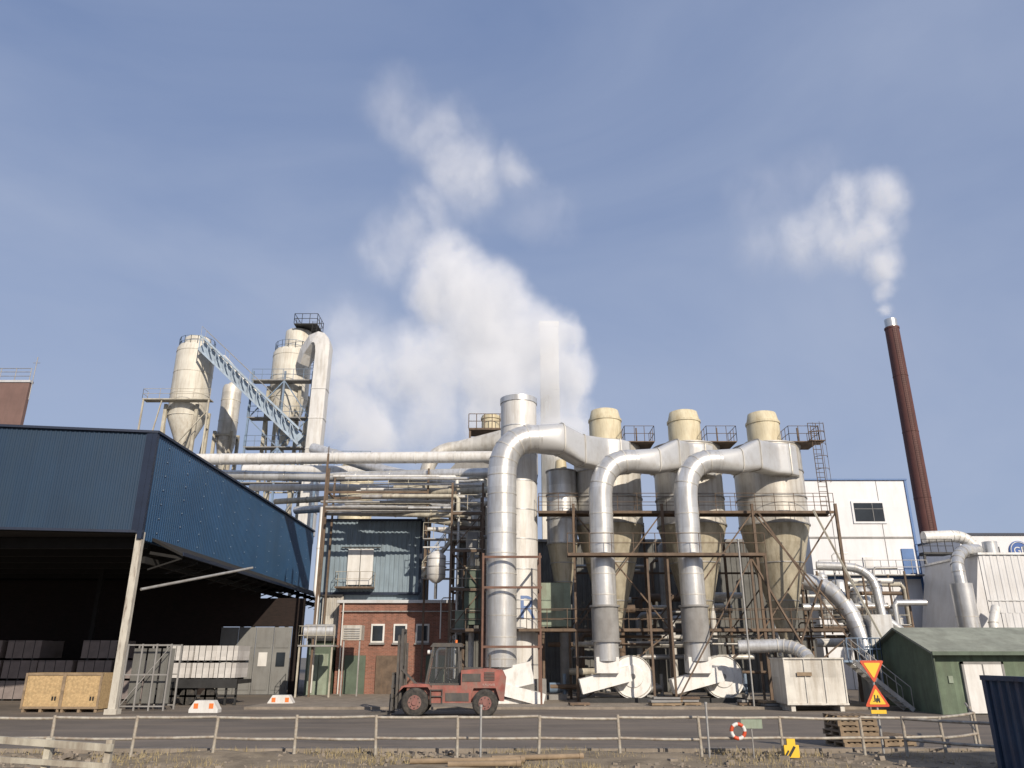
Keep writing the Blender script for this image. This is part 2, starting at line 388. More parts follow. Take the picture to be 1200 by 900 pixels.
def barrier(x,y):
    t=thing('road_barrier','white concrete road barrier with orange reflector patches','road barrier',(x,y,0),'concrete barriers on the yard')
    b=MB(); b.prism([(x-.66,y-.25,0),(x+.66,y-.25,0),(x+.66,y-.25,.15),(x+.42,y-.25,.52),(x-.42,y-.25,.52),(x-.66,y-.25,.15)],(0,.5,0)); part(b,'block',m_swht,t)
    for d in(-.35,.35):
        b=MB(); b.bb(x+d-.1,x+d+.1,y-.262,y-.25,.18,.4); part(b,'reflector',m_orange,t)
barrier(-14.1,38.3); barrier(-12.1,43.6)

# ------------------------------------------------------------------ silos
def silo(x,y,r,zt,zb,zc,label,capr,capx=0,capz=1.6,mm=None,rl=True):
    t=thing('silo',label,'silo',(x,y,13),'tall silos above the warehouse roof')
    b=MB(); b.tube([(x,y,zc),(x,y,zb),(x,y,zt),(x,y,zt+.35)],[.4,r,r,r*.9],28); part(b,'shell',mm or m_cream,t)
    b=MB(); rings_on(b,x,y,zb,zt,r,2.3,.08,.03,28); part(b,'band',m_cream,t)
    b=MB(); b.tube([(x+capx,y,zt+.3),(x+capx,y,zt+capz),(x+capx,y,zt+capz+.2)],[capr,capr,capr*.8],20); part(b,'cap',m_cream,t)
    if rl:
        b=MB(); n=16; pts=[(x+(r-.15)*math.cos(2*math.pi*i/n),y+(r-.15)*math.sin(2*math.pi*i/n),zt+.1) for i in range(n+1)]
        b.rail(pts,1.0,1.2,.03); part(b,'railing',m_bluest,t)
    b=MB()
    for a in(45,135,225,315):
        px,py=x+(r+.3)*math.cos(R(a)),y+(r+.3)*math.sin(R(a)); b.bb(px-.15,px+.15,py-.15,py+.15,0,zb+1)
        a2=a+90; qx,qy=x+(r+.3)*math.cos(R(a2)),y+(r+.3)*math.sin(R(a2))
        b.beam((px,py,13),(qx,qy,zb),.14); b.beam((px,py,zb+.6),(qx,qy,zb+.6),.2); b.beam((px,py,18),(qx,qy,18),.14)
    part(b,'support_frame',m_beige,t)
    return t
silo(-32.7,74,1.88,32.3,25.0,21.5,'cream cylindrical silo with conical base and top railing',1.3,0,1.2)
silo(-30.6,79.5,1.0,30.0,24,21,'slim grey silo behind a larger one',.5,0,.5,m_alu2,False)
silo(-23.0,75,1.95,32.2,27.2,22.5,'cream silo with an offset top cylinder in blue steelwork',1.4,.5,2.5)
sp=thing('access_platform','cream tubular access platform standing around a silo','platform',(-32.7,74,13))
b=MB()
for x in(-36.0,-29.6): b.bb(x-.07,x+.07,71.23,71.37,13,26.2)
b.beam((-36.0,71.3,13),(-34.2,71.3,26),.1); b.beam((-29.6,71.3,25),(-34.2,71.3,19),.09); b.beam((-29.6,71.3,19),(-33,71.3,13),.09); b.beam((-36.0,71.3,19.5),(-29.6,71.3,19.5),.1)
part(b,'column',m_beige,sp)
b=MB(); b.bb(-36.1,-29.5,71.2,72.2,26.1,26.2); part(b,'deck',m_beige,sp)
b=MB(); b.rail([(-36.1,72.2,26.2),(-36.1,71.2,26.2),(-29.5,71.2,26.2)],1.0,1.7,.025); part(b,'railing',m_beige,sp)
sp=thing('steel_tower','blue-grey braced steel tower with decks around a silo','steel tower',(-23,74,13))
b=MB(); b2=MB(); b3=MB()
xs=[-25.9,-22.7,-19.9]
for x in xs:
    for y in(72.2,77.4): b.bb(x-.09,x+.09,y-.09,y+.09,13,29.4)
for z in(18,21.5,24.5,28.4):
    b3.bb(-26,-19.8,72.1,73.2,z,z+.1); b2.rail([(-26,72.1,z+.1),(-19.8,72.1,z+.1)],1.1,1.1,.03)
zz=[13,18,21.5,24.5,28.4]
for k in range(4):
    for i in range(2):
        if (i+k)%2: b.beam((xs[i],72.2,zz[k]),(xs[i+1],72.2,zz[k+1]),.1)
        else: b.beam((xs[i+1],72.2,zz[k]),(xs[i],72.2,zz[k+1]),.1)
part(b,'column',m_bluest,sp); part(b2,'railing',m_bluest,sp); part(b3,'deck',m_conc,sp)
b=MB(); b.bb(-22.6,-20.2,73,75.5,34.9,35.0); b.rail([(-22.6,73,35),(-20.2,73,35),(-20.2,75.5,35),(-22.6,75.5,35),(-22.6,73,35)],1.1,.8,.035)
b.ladder(-20.4,72.9,30,35.2,False); part(b,'top_platform',m_dark,sp)
cv=thing('conveyor_gallery','pale blue sloping truss gallery with stairs between silos','conveyor',(-26,73,22))
b=MB()
p0=Vector((-31.2,71.6,32.8)); p1=Vector((-20.4,71.6,23.0))
for y in(-.6,.6):
    for dz in(0,-1.5): b.beam(p0+Vector((0,y,dz)),p1+Vector((0,y,dz)),.18)
    for i in range(12):
        a=p0.lerp(p1,i/12)+Vector((0,y,0)); c=p0.lerp(p1,(i+1)/12)+Vector((0,y,-1.5)); b.beam(a,c,.08); b.beam(a,a+Vector((0,0,-1.5)),.08)
part(b,'truss',m_blpale,cv)
b=MB(); b.stairs(p0,p1,1.1); part(b,'stairs',m_galv,cv)
b=MB(); b.beam(p0+Vector((0,.3,-.9)),p1+Vector((0,.3,-.9)),.8,.9); part(b,'belt_housing',m_blpale,cv)
gd=thing('goose_neck_duct','white boxy inverted U duct rising beside the cream silo','duct',(-18.9,72,13))
pts=[(-18.95,71.2,12.9),(-18.75,71.2,30.9)]+arc((-18.75,71.2,30.9),(-18.75,71.3,32.6),(-19.8,71.8,32.3),5)[1:]+[(-20.7,72.4,31.4),(-21.2,72.8,30.4)]
b=MB(); b.tube(pts,[.72]*2+[.76]*3+[.8,.8,.7,.55],16,sq=.85); part(b,'duct_pipe',m_white,gd)
b=MB()
for z in range(15,30,3): b.tube([(-18.95+.2*(z-13)/18,71.2,z-.04),(-18.95+.2*(z-13)/18,71.2,z+.04)],.76,16,sq=.85)
part(b,'flange',m_white,gd)
gd=thing('inclined_duct','slim white inclined duct between two silos','duct',(-29,73,24))
b=MB(); b.tube([(-31,73.6,31.4),(-29.6,73.4,31.2),(-28.2,73.2,29.7),(-26,73.2,27.7),(-25,73.4,26.2)],.42,16); part(b,'duct_pipe',m_white,gd)

bb_=thing('industrial_building','brown-red rendered block with flat roof and rooftop railing','building',(-60,84,0))
b=MB(); b.bb(-75,-53.3,80,80.5,0,31.0); b.bb(-75,-61,80.5,90,0,30.9); part(b,'wall',m_pink,bb_)
b=MB(); b.bb(-75.1,-53.2,79.9,80.6,31.0,31.25); part(b,'parapet',m_silver,bb_)
b=MB(); b.rail([(-75,80,31.25),(-53.4,80,31.25)],1.4,1.6,.045,mids=(.35,.7)); part(b,'railing',m_galv,bb_)
b=MB(); b.cyl((-53.0,80,29),(-53.0,80,34.0),.045,n=6); b.cyl((-53.4,80,33.3),(-52.6,80,33.3),.03,n=5); part(b,'antenna',m_galv,bb_)

# ------------------------------------------------------------------ far chimneys
ch=thing('chimney','tall slender dark brown chimney with bright steel tip','chimney',(53.8,100,0))
b=MB(); b.tube([(53.8,100,0),(53.8,100,46.3)],[1.15,.93],28); part(b,'shaft',m_redch,ch)
b=MB(); b.tube([(53.8,100,46.3),(53.8,100,47.6)],[.82,.82],24,False); b.tube([(53.8,100,46.3),(53.8,100,47.5)],[.76,.76],24); part(b,'steel_tip',m_steel,ch)
b=MB()
for z in (13,22,31,39): rr=1.15-.22*z/46.3; b.cyl((53.8,100,z-.05),(53.8,100,z+.05),rr+.035,n=28)
b.cyl((53.8,100,46.1),(53.8,100,46.35),1.0); b.ladder(53.8,98.85,4,46,False); part(b,'flange',m_redch,ch)
ch=thing('square_chimney','pale square chimney stack half hidden in steam','chimney',(4.76,91,0))
b=MB(); b.bb(3.6,5.95,91,93,0,42.6); part(b,'shaft',m_cream,ch)
b=MB(); b.bb(3.5,6.05,90.9,93.1,42.6,43.3); b.bb(3.55,6.0,90.95,93.05,34,34.15); part(b,'coping',m_cream,ch)

# ------------------------------------------------------------------ pipes
PG='overhead pipes running across the plant'
def pipe(pts,r,m,label,name='overhead_pipe',fl=True,n=14):
    t=thing(name,label,'pipe',tuple(pts[0]),PG)
    b=MB(); b.tube(pts,r,n); part(b,'pipe_run',m,t)
    if fl:
        b=MB(); P=[Vector(p) for p in pts]
        for a,c in zip(P[:-1],P[1:]):
            L=(c-a).length
            if L<2: continue
            k=int(L/3.2); d=(c-a).normalized()
            for i in range(1,k+1):
                q=a.lerp(c,i/(k+1)); b.cyl(q-d*.04,q+d*.04,r+.03,n=n)
        if b.v: part(b,'flange',m,t)
    return t
pipe([(-24.5,56,16.3),(-1.2,54.0,16.0)],.42,m_white,'long thick white pipe crossing above the yard')
pipe([(-23,57,15.4),(-14,56.2,15.0),(-1.0,52.5,14.5)],.36,m_alu,'long silver clad pipe below the white one')
pipe([(-20,58,14.6),(-12,57,14.4),(-9,56,14.0),(-2,53,13.8)],.26,m_white,'white pipe with a slight bend on the rack')
pipe([(-18.6,60,13.9),(-1.5,52,13.2)],.22,m_beige,'beige pipe on the pipe rack')
pipe([(-17.2,61,13.4),(-8,56,13.0),(-7,55.5,12.5),(-1.5,52,12.4)],.30,m_alu,'silver pipe with a small drop on the rack')
pipe([(-13.4,56,12.6),(-2,53,11.9)],.22,m_white,'thin white pipe on the pipe rack')
pipe([(-13.2,55,12.1),(-3,52,11.4)],.16,m_beige,'thin beige pipe on the pipe rack')
pipe([(-16,60,18.2),(-12,58,16.6),(-9.5,57,15.6),(-3,54,13.6)],.45,m_alu,'sloping silver pipe dropping toward the stack')
pipe([(-22,62,16.9),(-10,60,16.2),(-6,58,15)],.5,m_white,'thick white duct sloping down behind the rack')
pipe([(-12.9,52,12.0),(-12.9,52,6.5),(-12.6,51.5,6.0),(-12.6,51.5,.3)],.13,m_white,'white vertical pipe beside the corrugated building')
pipe([(-12.8,50,3.9),(-11.0,50,3.9)],.42,m_alu,'short fat silver duct at the brick building')
for i,(y,z,r) in enumerate(((55,14.9,.24),(54.5,14.2,.2),(54,13.6,.26),(53.4,12.9,.2),(53,12.2,.16),(52.6,11.0,.22),(52.2,10.3,.12))):
    x0=-9.5+i*.5; xe=-2.2-.12*i
    pipe([(x0 if i<5 else -5.6,y+1,z+.4),(xe-1.2,y,z)]+arc((xe-.6,y,z),(xe,y,z),(xe,y,z-.7),4)+[(xe,y,z-2-.6*i)],r,(m_white,m_alu,m_beige)[i%3],'pale pipe bending down beside the exhaust stack')
for i,(x,y) in enumerate(((-3.6,52),(-3.1,51.6),(-2.6,51.5),(-2.0,50.5),(-1.9,53))):
    pipe([(x,y,.2),(x,y,random.uniform(9,13))],random.choice((.09,.13,.18)),random.choice((m_white,m_alu,m_rust,m_beige)),'vertical service pipe between brick building and stack','service_pipe')
t=thing('storage_tank','cream domed tank behind the overhead pipes','tank',(-13.9,68,0))
b=MB(); b.tube([(-13.9,68,0),(-13.9,68,18.6),(-13.9,68,19.3),(-13.9,68,19.6)],[1.45,1.45,.9,.3],22); part(b,'shell',m_capm,t)
b=MB(); b.rail([(-15.2,66.6,18.7),(-12.6,66.6,18.7)],1,.8,.03); part(b,'railing',m_bluest,t)
t=thing('roof_platform','blue railed rooftop platform beside the goose-neck duct','platform',(-17,68,16))
b=MB(); b.bb(-18.2,-15.4,68,70,18.2,18.4); part(b,'deck',m_bluest,t)
b=MB(); b.rail([(-18.2,68,18.4),(-15.4,68,18.4)],1.2,.7,.035); part(b,'railing',m_bluest,t)
b=MB()
for x in(-18,-15.6): b.bb(x-.1,x+.1,69.1,69.3,0,18.2)
part(b,'column',m_bluest,t)

def rack(name,label,xs,ys,zs,ztop,m,rails=True,diag=True,wd=.16,deck=True):
    t=thing(name,label,'steel structure',(sum(xs)/len(xs),sum(ys)/len(ys),0))
    for x in xs:
        for y in ys:
            b=MB(); b.bb(x-wd/2,x+wd/2,y-wd/2,y+wd/2,0,ztop); part(b,'column',m,t)
    b=MB(); bd=MB(); br_=MB(); bx=MB()
    for z in zs:
        for y in ys: b.beam((xs[0],y,z),(xs[-1],y,z),wd*.8,wd*1.2)
        for x in xs: b.beam((x,ys[0],z),(x,ys[-1],z),wd*.7,wd*1.1)
        bd.bb(xs[0],xs[-1],ys[0]+.1,min(ys[-1],ys[0]+1.4),z+.12,z+.17)
        if rails: br_.rail([(xs[0],ys[0],z+.17),(xs[-1],ys[0],z+.17)],1.05,1.3,.026)
    part(b,'beam',m,t)
    if deck: part(bd,'deck',m_galv,t)
    if rails: part(br_,'railing',m_beige,t)
    if diag:
        zz=[0]+list(zs)
        for k in range(len(zz)-1):
            for i in range(len(xs)-1):
                if (i+k)%2: bx.beam((xs[i],ys[0]-.02,zz[k]),(xs[i+1],ys[0]-.02,zz[k+1]),wd*.5)
                else: bx.beam((xs[i+1],ys[0]-.02,zz[k]),(xs[i],ys[0]-.02,zz[k+1]),wd*.5)
        part(bx,'brace',m,t)
    return t
rack('pipe_rack','weathered steel pipe rack carrying overhead pipes',[-12.95,-5.9],[53.4,55.4],[12.1,13.3],15.0,m_rust,diag=False,wd=.13,deck=False)
rack('steel_tower','railed steel tower with several decks beside the stack',[-3.9,-1.9],[49.9,52.6],[3.9,6.4,8.8,11.2],13.2,m_rust,wd=.13)
t=thing('service_catwalk','cream railed catwalk with steps beside the cabin','catwalk',(-5,53,9))
b=MB(); b.bb(-6.0,-3.9,52.4,53.3,9.9,9.96); b.bb(-6.0,-3.9,52.4,53.3,7.3,7.36); part(b,'deck',m_galv,t)
b=MB(); b.rail([(-6.0,52.4,9.96),(-3.9,52.4,9.96)],1.05,.8,.024); b.rail([(-6.0,52.4,7.36),(-3.9,52.4,7.36)],1.05,.8,.024); b.stairs((-5.9,52.2,7.4),(-4.0,52.2,9.9),.6); part(b,'railing',m_beige,t)
b=MB()
for x in(-5.95,): b.bb(x-.05,x+.05,53.2,53.3,6.1,11.8)
part(b,'column',m_rust,t)
t=thing('steel_mast','tall thin rusty steel post rising above the pipe rack','mast',(-12.6,50,0))
b=MB(); b.bb(-12.32,-12.2,49.9,50.02,0,15.2); part(b,'post',m_rust,t)
b=MB(); b.cyl((-12.26,49.96,15.2),(-12.26,49.96,15.7),.03,n=6); part(b,'finial',m_rust,t)
for i in range(28):
    z=random.choice([11.9,12.3,12.4,12.7,13.0,13.6,13.9,14.2]); x0=random.uniform(-13.2,-7); x1=min(-2,x0+random.uniform(4,9)); y=random.uniform(51.5,54.8)
    pts=[(x0,y,z),(x1,y,z)]
    if random.random()<.3 and x1>-6: pts.append((x1+.15,y,z-.2)); pts.append((x1+.15,y,z-random.uniform(.5,2)))
    pipe(pts,random.choice((.05,.07,.1,.14)),random.choice((m_white,m_alu,m_beige,m_white,m_galv)),'small service pipe threaded through the steel rack','service_pipe',False,8)
for i in range(30):
    x=random.uniform(-5.0,-1.6); y=random.uniform(51.2,53.6); z=random.uniform(1.0,9.5)
    if random.random()<.5:
        pts=[(x,y,z),(x,y,z+random.uniform(1.5,4.5))]; pts.append((x+.15,y,pts[1][2]+.15)); pts.append((x+random.uniform(.5,1.2),y,pts[1][2]+.15))
    else:
        z=random.choice((6.4,7.0,7.9,8.3,9.2,9.9,10.6)); pts=[(x-.9,y,z),(x+random.uniform(.3,1.3),y,z)]
    pipe(pts,random.choice((.04,.06,.09,.13)),random.choice((m_beige,m_alu2,m_galv,m_rust,m_white)),'small service pipe tangled beside the exhaust stack','service_pipe',False,8)
for (x,y,z,m) in ((-3.2,50.6,4.1,m_greenp),(-2.6,50.6,9.0,m_conc)):
    t=thing('control_cabinet','small weathered control cabinet on a tower deck','cabinet',(x,y,z),'control cabinets on the steel towers')
    b=MB(); b.bb(x-.4,x+.4,y,y+.4,z,z+1.1); part(b,'casing',m,t)
    b=MB(); b.bb(x-.34,x+.34,y-.02,y,z+.08,z+1.02); part(b,'door',m,t)

t=thing('corrugated_building','blue-grey corrugated upper storey with hanging white door','building',(-10.4,58,0))
b=MB(); b.corr((-13.8,56),(-6.6,56),6.7,11.7,.32,.05); b.bb(-13.78,-6.62,56.1,62,0,11.68); part(b,'wall',m_bluegrey,t)
b=MB(); b.bb(-13.9,-6.5,55.85,62,11.7,11.85); b.bb(-6.6,-6.42,55.88,56.1,6.7,11.7); b.bb(-13.95,-13.78,55.88,56.1,6.7,11.7); b.bb(-13.9,-6.5,55.86,56.0,6.52,6.7); part(b,'trim',m_navy,t)
b=MB(); b.bb(-11.7,-9.9,55.82,55.92,7.2,9.7); d=part(b,'door',m_swht,t)
b=MB(); b.bb(-10.82,-10.78,55.8,55.82,7.2,9.7); b.beam((-12.2,55.78,9.8),(-9.4,55.78,9.8),.08); o=mk(b,'door_rail',m_dark,t.location); o.parent=d
b=MB(); b.bb(-12.3,-9.7,54.9,55.9,6.9,7.02); part(b,'balcony',m_rust,t)
b=MB(); b.rail([(-12.3,55.8,7.02),(-12.3,54.9,7.02),(-9.7,54.9,7.02),(-9.7,55.8,7.02)],1.0,.8,.022); part(b,'railing',m_beige,t)
t=thing('brick_building','low red-brown brick building with white roof edge and small windows','building',(-7.6,56,0))
b=MB(); b.bb(-11.7,-3.9,54.2,55.9,0,5.85); part(b,'wall',m_brick,t)
b=MB(); b.bb(-11.85,-3.75,54.0,56,5.85,6.05); part(b,'roof',m_silver,t)
for x in(-9.0,-6.0,-7.5):
    b=MB(); b.bb(x-.45,x+.45,54.12,54.2,3.3,4.5); wv=part(b,'window',m_swht,t)
    b=MB(); b.bb(x-.34,x+.34,54.09,54.12,3.42,4.38); o=mk(b,'pane',m_glass,t.location); o.parent=wv
    b=MB(); b.bb(x-.5,x+.5,54.0,54.2,3.18,3.28); o=mk(b,'sill',m_conc,t.location); o.parent=wv
for x,mm in((-10.4,m_greend),(-8.3,m_rust),(-5.0,m_greend)):
    b=MB(); b.bb(x-.7,x+.7,54.1,54.2,.12,2.5); part(b,'door',mm,t)
b=MB(); b.cyl((-4.15,54.05,.1),(-4.15,54.05,5.9),.06,n=8); b.cyl((-11.4,54.05,.1),(-11.4,54.05,5.9),.05,n=8); part(b,'downpipe',m_white,t)
b=MB(); b.cyl((-11.5,54.05,5.3),(-4.2,54.05,5.3),.045,n=8); part(b,'cable_conduit',m_galv,t)
t=thing('green_annexe','small green clad annexe with double doors under pipes','building',(-12.4,54,0))
b=MB(); b.bb(-13.4,-11.85,53.2,56,0,3.4); part(b,'wall',m_greend,t)
b=MB(); b.bb(-13.4,-11.75,52.9,56,3.4,3.6); part(b,'roof',m_dark,t)
b=MB(); b.bb(-13.25,-12.6,53.12,53.2,.1,2.6); b.bb(-12.55,-11.95,53.12,53.2,.1,2.6); part(b,'door',m_greenp,t)
t=thing('annexe_upper_wall','weathered grey sheet wall above the green annexe','building',(-12.4,55.9,3.6))
b=MB(); b.corr((-13.2,55.6),(-11.8,55.6),3.6,6.4,.25,.04); b.bb(-13.2,-11.8,55.7,55.9,3.6,6.4); part(b,'wall',m_alu2,t)
b=MB(); b.bb(-13.25,-11.8,55.4,55.9,6.4,6.5); part(b,'coping',m_dark,t)
t=thing('ventilation_unit','grey louvred ventilation box on steel legs','ventilation unit',(-10.1,51.5,0))
b=MB(); b.bb(-10.7,-9.5,51,52.0,3.4,4.3); part(b,'casing',m_alu2,t)
b=MB()
for k in range(5): b.bb(-10.6,-9.6,50.94,51,3.5+k*.14,3.56+k*.14)
part(b,'louvre',m_galv,t)
b=MB()
for x in(-10.6,-9.6): b.bb(x-.04,x+.04,51.1,51.18,0,3.4)
part(b,'leg',m_galv,t)
t=thing('access_platform','cream railed access deck in front of the green annexe','platform',(-12,50,0))
b=MB(); b.bb(-13.1,-10.9,49.6,51.0,3.0,3.1); part(b,'deck',m_galv,t)
b=MB(); b.rail([(-13.1,51,3.1),(-13.1,49.6,3.1),(-10.9,49.6,3.1)],1.1,.6,.024); part(b,'railing',m_beige,t)
b=MB()
for x in(-13.0,-11.0): b.bb(x-.05,x+.05,49.65,49.75,0,3.0)
part(b,'column',m_beige,t)

# ------------------------------------------------------------------ stack and inlet ducts
t=thing('exhaust_stack','wide white clad exhaust stack with flanged sections','stack',(.42,46.8,0))
b=MB(); b.tube([(.42,46.8,1.2),(.42,46.8,17.8)],1.13,48); part(b,'shell',m_white,t)
b=MB(); rings_on(b,.42,46.8,2,17.8,1.13,1.75,.06,.025,48); b.cyl((.42,46.8,17.6),(.42,46.8,17.95),1.19); part(b,'flange',m_alu,t)
b=MB(); b.bb(-1.0,1.9,45.6,48,.1,1.25); part(b,'plinth',m_conc,t)
text_part('R',1.9,(.42,46.8-1.145,5.0),m_letb,t,bendr=1.145,off=.5)

def inlet(x,r,label,zs,cx,zz=(13.3,13.95),low=2.2,sleeve=True):
    t=thing('arched_duct',label,'duct',(x,43.5,0),'silver arched ducts feeding the cyclones')
    z1=zz[0]
    xe=x+2.2; ye=44.0
    pts=[(x,43.5,low),(x,43.5,zs)]+arc((x,43.5,zs),(x+.03,43.5,z1+.12),(xe,ye,z1),10)[1:]
    b=MB(); b.tube(pts,r,32); part(b,'duct_pipe',m_alu,t)
    b=MB(); rings_on(b,x,43.5,low+.4 if not sleeve else 5.6,zs,r,1.1,.045,.02,32)
    for i in range(3,len(pts)-1,2):
        d=(Vector(pts[i+1])-Vector(pts[i-1])).normalized(); q=Vector(pts[i]); b.cyl(q-d*.025,q+d*.025,r+.02,n=32)
    part(b,'seam',m_alu2,t)
    zc=zz[1]
    key=[((xe-.15,ye-.03,z1),.15,r*1.02,r*1.02,1.0),((xe+1.2,ye+.5,z1+.12),.40,r*1.0,r*1.12,.62),
         ((xe+2.5,ye+1.3,zc-.12),.5,.62,.92,.3),((cx-.5,46.70,zc),.26,.50,.98,.2),((cx+.6,46.95,zc),.0,.46,.98,.2),((cx+1.3,47.3,zc),-.35,.3,.96,.2)]
    secs=[]
    for a,c in zip(key[:-1],key[1:]):
        for k in range(4):
            f=k/4; secs.append((tuple(Vector(a[0]).lerp(Vector(c[0]),f)),a[1]+(c[1]-a[1])*f,a[2]+(c[2]-a[2])*f,a[3]+(c[3]-a[3])*f,a[4]+(c[4]-a[4])*f))
    secs.append(key[-1])
    b=MB(); b.loft(secs,40); part(b,'transition_duct',m_aluS,t)
    b=MB()
    for c,a,hw,hh,p in (key[1],key[2],key[4]):
        c=Vector(c); d=Vector((math.cos(a),math.sin(a),0))*.03
        b.loft([(c-d,a,hw+.05,hh+.05,p),(c+d,a,hw+.05,hh+.05,p)],40)
    part(b,'stiffener',m_alu2,t)
    if sleeve:
        b=MB(); b.cyl((x,43.5,3.2),(x,43.5,5.0),r+.06,n=26); b.cyl((x,43.5,3.15),(x,43.5,3.25),r+.15); b.cyl((x,43.5,4.95),(x,43.5,5.05),r+.15); part(b,'sleeve',m_conc,t)
    return t
t=inlet(-.58,.83,'thick silver arched duct rising beside the white stack',12.2,6.2,(14.55,14.3),1.9,False)
b=MB(); b.box((-.1,43.6,1.4),(2.4,1.3,1.1),0,R(-12)); b.box((.6,43.4,.55),(2.2,1.1,.6),0,R(14)); b.bb(-.9,1.0,43.1,44.1,.1,.35); part(b,'inlet_box',m_fan,t)
for x,cx,lab in((5.04,11.45,'silver arched duct above the first white fan'),(9.9,16.7,'silver arched duct above the second white fan')):
    inlet(x,.67,lab,10.8,cx,(13.2,14.0))
    f=thing('extractor_fan','round white extractor fan casing with slanted outlet on a steel skid','fan',(x+1.5,45,0),'fans at the feet of the arched ducts')
    fx,cz=x+1.45,1.42
    b=MB(); pp=[]
    for i in range(40):
        a=2*math.pi*i/40; rr=1.05+.12*(i/40); pp.append((fx+rr*math.cos(a),44.2,cz+rr*math.sin(a)))
    b.prism(pp[::-1],(0,.8,0)); b.cyl((fx,44.14,cz),(fx,44.2,cz),.55,.6,n=28); part(b,'casing',m_fan,f)
    b=MB(); b.tube([(fx+1.05*math.cos(a),44.18,cz+1.05*math.sin(a)) for a in [2*math.pi*i/32 for i in range(33)]],.03,5)
    part(b,'casing_rim',m_alu2,f)
    b=MB(); b.cyl((fx,44.08,cz),(fx,44.14,cz),.14,n=14); part(b,'hub',m_conc,f)
    b=MB(); b.box((x-.1,43.8,1.25),(2.7,.9,.75),0,R(-14)); b.box((x,43.55,2.0),(1.2,1.1,.8)); part(b,'outlet_box',m_fan,f)
    b=MB(); b.bb(x-1.4,x+2.4,43.9,45.2,.12,.35); b.bb(fx-.5,fx+.5,45.1,46.0,.35,1.6); part(b,'skid',m_dark,f)
t=thing('support_frame','brown steel frame bracing the tall silver duct','steel frame',(0,42.3,0))
b=MB()
for x in(-1.55,1.5):
    for y in(42.3,45.2): b.bb(x-.05,x+.05,y-.05,y+.05,0,7.7)
for z in(2.9,5.9,7.5):
    b.beam((-1.6,42.3,z),(1.6,42.3,z),.08,.12); b.beam((-1.55,42.3,z),(-1.55,45.2,z),.08,.12); b.beam((1.5,42.3,z),(1.5,45.2,z),.08,.12)
part(b,'frame',m_rustr,t)

# ------------------------------------------------------------------ cyclones
CG='row of large dust cyclones'
def cyclone(x,y,r,zt,zb,zc,cr,ct,label,bm_=None):
    t=thing('cyclone_separator',label,'cyclone separator',(x,y,0),CG)
    b=MB(); b.tube([(x,y,zb),(x,y,zt)],r,40,False); b.add([(x+r*math.cos(2*math.pi*i/40),y+r*math.sin(2*math.pi*i/40),zt) for i in range(40)],[list(range(40))]); part(b,'body',bm_ or m_alu2,t)
    b=MB(); b.tube([(x,y,zc),(x,y,zb)],[.38,r],40); part(b,'cone',m_cone,t)
    b=MB(); rings_on(b,x,y,zb,zt,r,(zt-zb)/3.001,.08,.05,40)
    for k in(.33,.66):
        rr=.38+(r-.38)*k; z=zc+(zb-zc)*k; b.cyl((x,y,z-.03),(x,y,z+.03),rr+.04,n=40)
    part(b,'band',m_galv,t)
    b=MB(); b.tube([(x,y,zt),(x,y,ct-.75),(x,y,ct-.1),(x,y,ct)],[cr,cr,cr*.86,cr*.6],26); b.cyl((x,y,ct-.85),(x,y,ct-.7),cr+.05,n=26); part(b,'cap',m_capm,t)
    b=MB(); b.cyl((x,y,.6),(x,y,zc+.1),.3); b.cyl((x,y,zc-.5),(x,y,zc-.2),.5); part(b,'outlet_pipe',m_conc,t)
    return t
for x,ct in((6.2,18.0),(11.45,17.9),(16.7,17.8)):
    cyclone(x,49.2,2.15,15.3,10.2,3.4,1.06,ct,'big grey cyclone with stained cone and cream cap')
cyclone(3.15,48.5,.95,13.6,9.0,5.6,.4,14.4,'slim silver cyclone beside the white stack',m_alu)
t=thing('steel_framework','rusty steel framework with walkways carrying the cyclones','steel structure',(10,46.5,0))
cols=[3.6,8.8,14.1,19.0]
for x in cols:
    for y in(45.0,51.9):
        b=MB(); b.bb(x-.075,x+.075,y-.075,y+.075,0,10.9); part(b,'column',m_rust,t)
for z,x0,x1,y0,y1 in((10.6,1.6,19.2,45.6,46.7),(3.9,-2.6,20.2,44.9,46.2),(7.7,3.0,13.7,42.1,42.7)):
    b=MB(); b.bb(x0,x1,y0,y1,z-.04,z); b.bb(x0,x1,y0-.04,y0+.06,z-.16,z-.04); b.bb(x0,x1,y1-.1,y1,z-.18,z-.04); part(b,'walkway',m_rust,t)
    b=MB(); b.rail([(x0,y0,z),(x1,y0,z)],1.05,1.15,.022)
    if z!=7.7: b.rail([(x0,y1-.05,z),(x1,y1-.05,z)],1.05,2,.02)
    part(b,'railing',m_rust,t)
def br(p,q,w=.075,m=m_rust):
    b=MB(); b.beam(p,q,w); part(b,'brace',m,t)
for i in range(3):
    a,c=cols[i],cols[i+1]
    br((a,45.05,3.9),(c,45.05,10.4)); br((a,45.05,0),(c,45.05,3.7)); br((a,51.9,4),(c,51.9,10)); br((a,51.9,7.6),(c,51.9,7.6),.12)
br((cols[3],45.0,3.9),(cols[2],45.0,10.4)); br((cols[1],45.0,3.9),(cols[0],45.0,10.4))
for x in(7.3,8.4,12.9,13.7):
    b=MB(); b.bb(x-.055,x+.055,42.3,42.41,0,7.7); part(b,'column',m_rust,t)
br((12.9,42.35,7.5),(17.0,43.5,.1),.1); br((14.3,44.7,10.4),(19.6,42.5,.1),.1); br((17.6,44.8,10.5),(20.6,42.2,.1),.1,m_beige); br((13.7,42.4,.2),(17.5,44.6,6.5),.09)
br((8.4,42.35,.2),(12.9,42.35,7.4),.07)
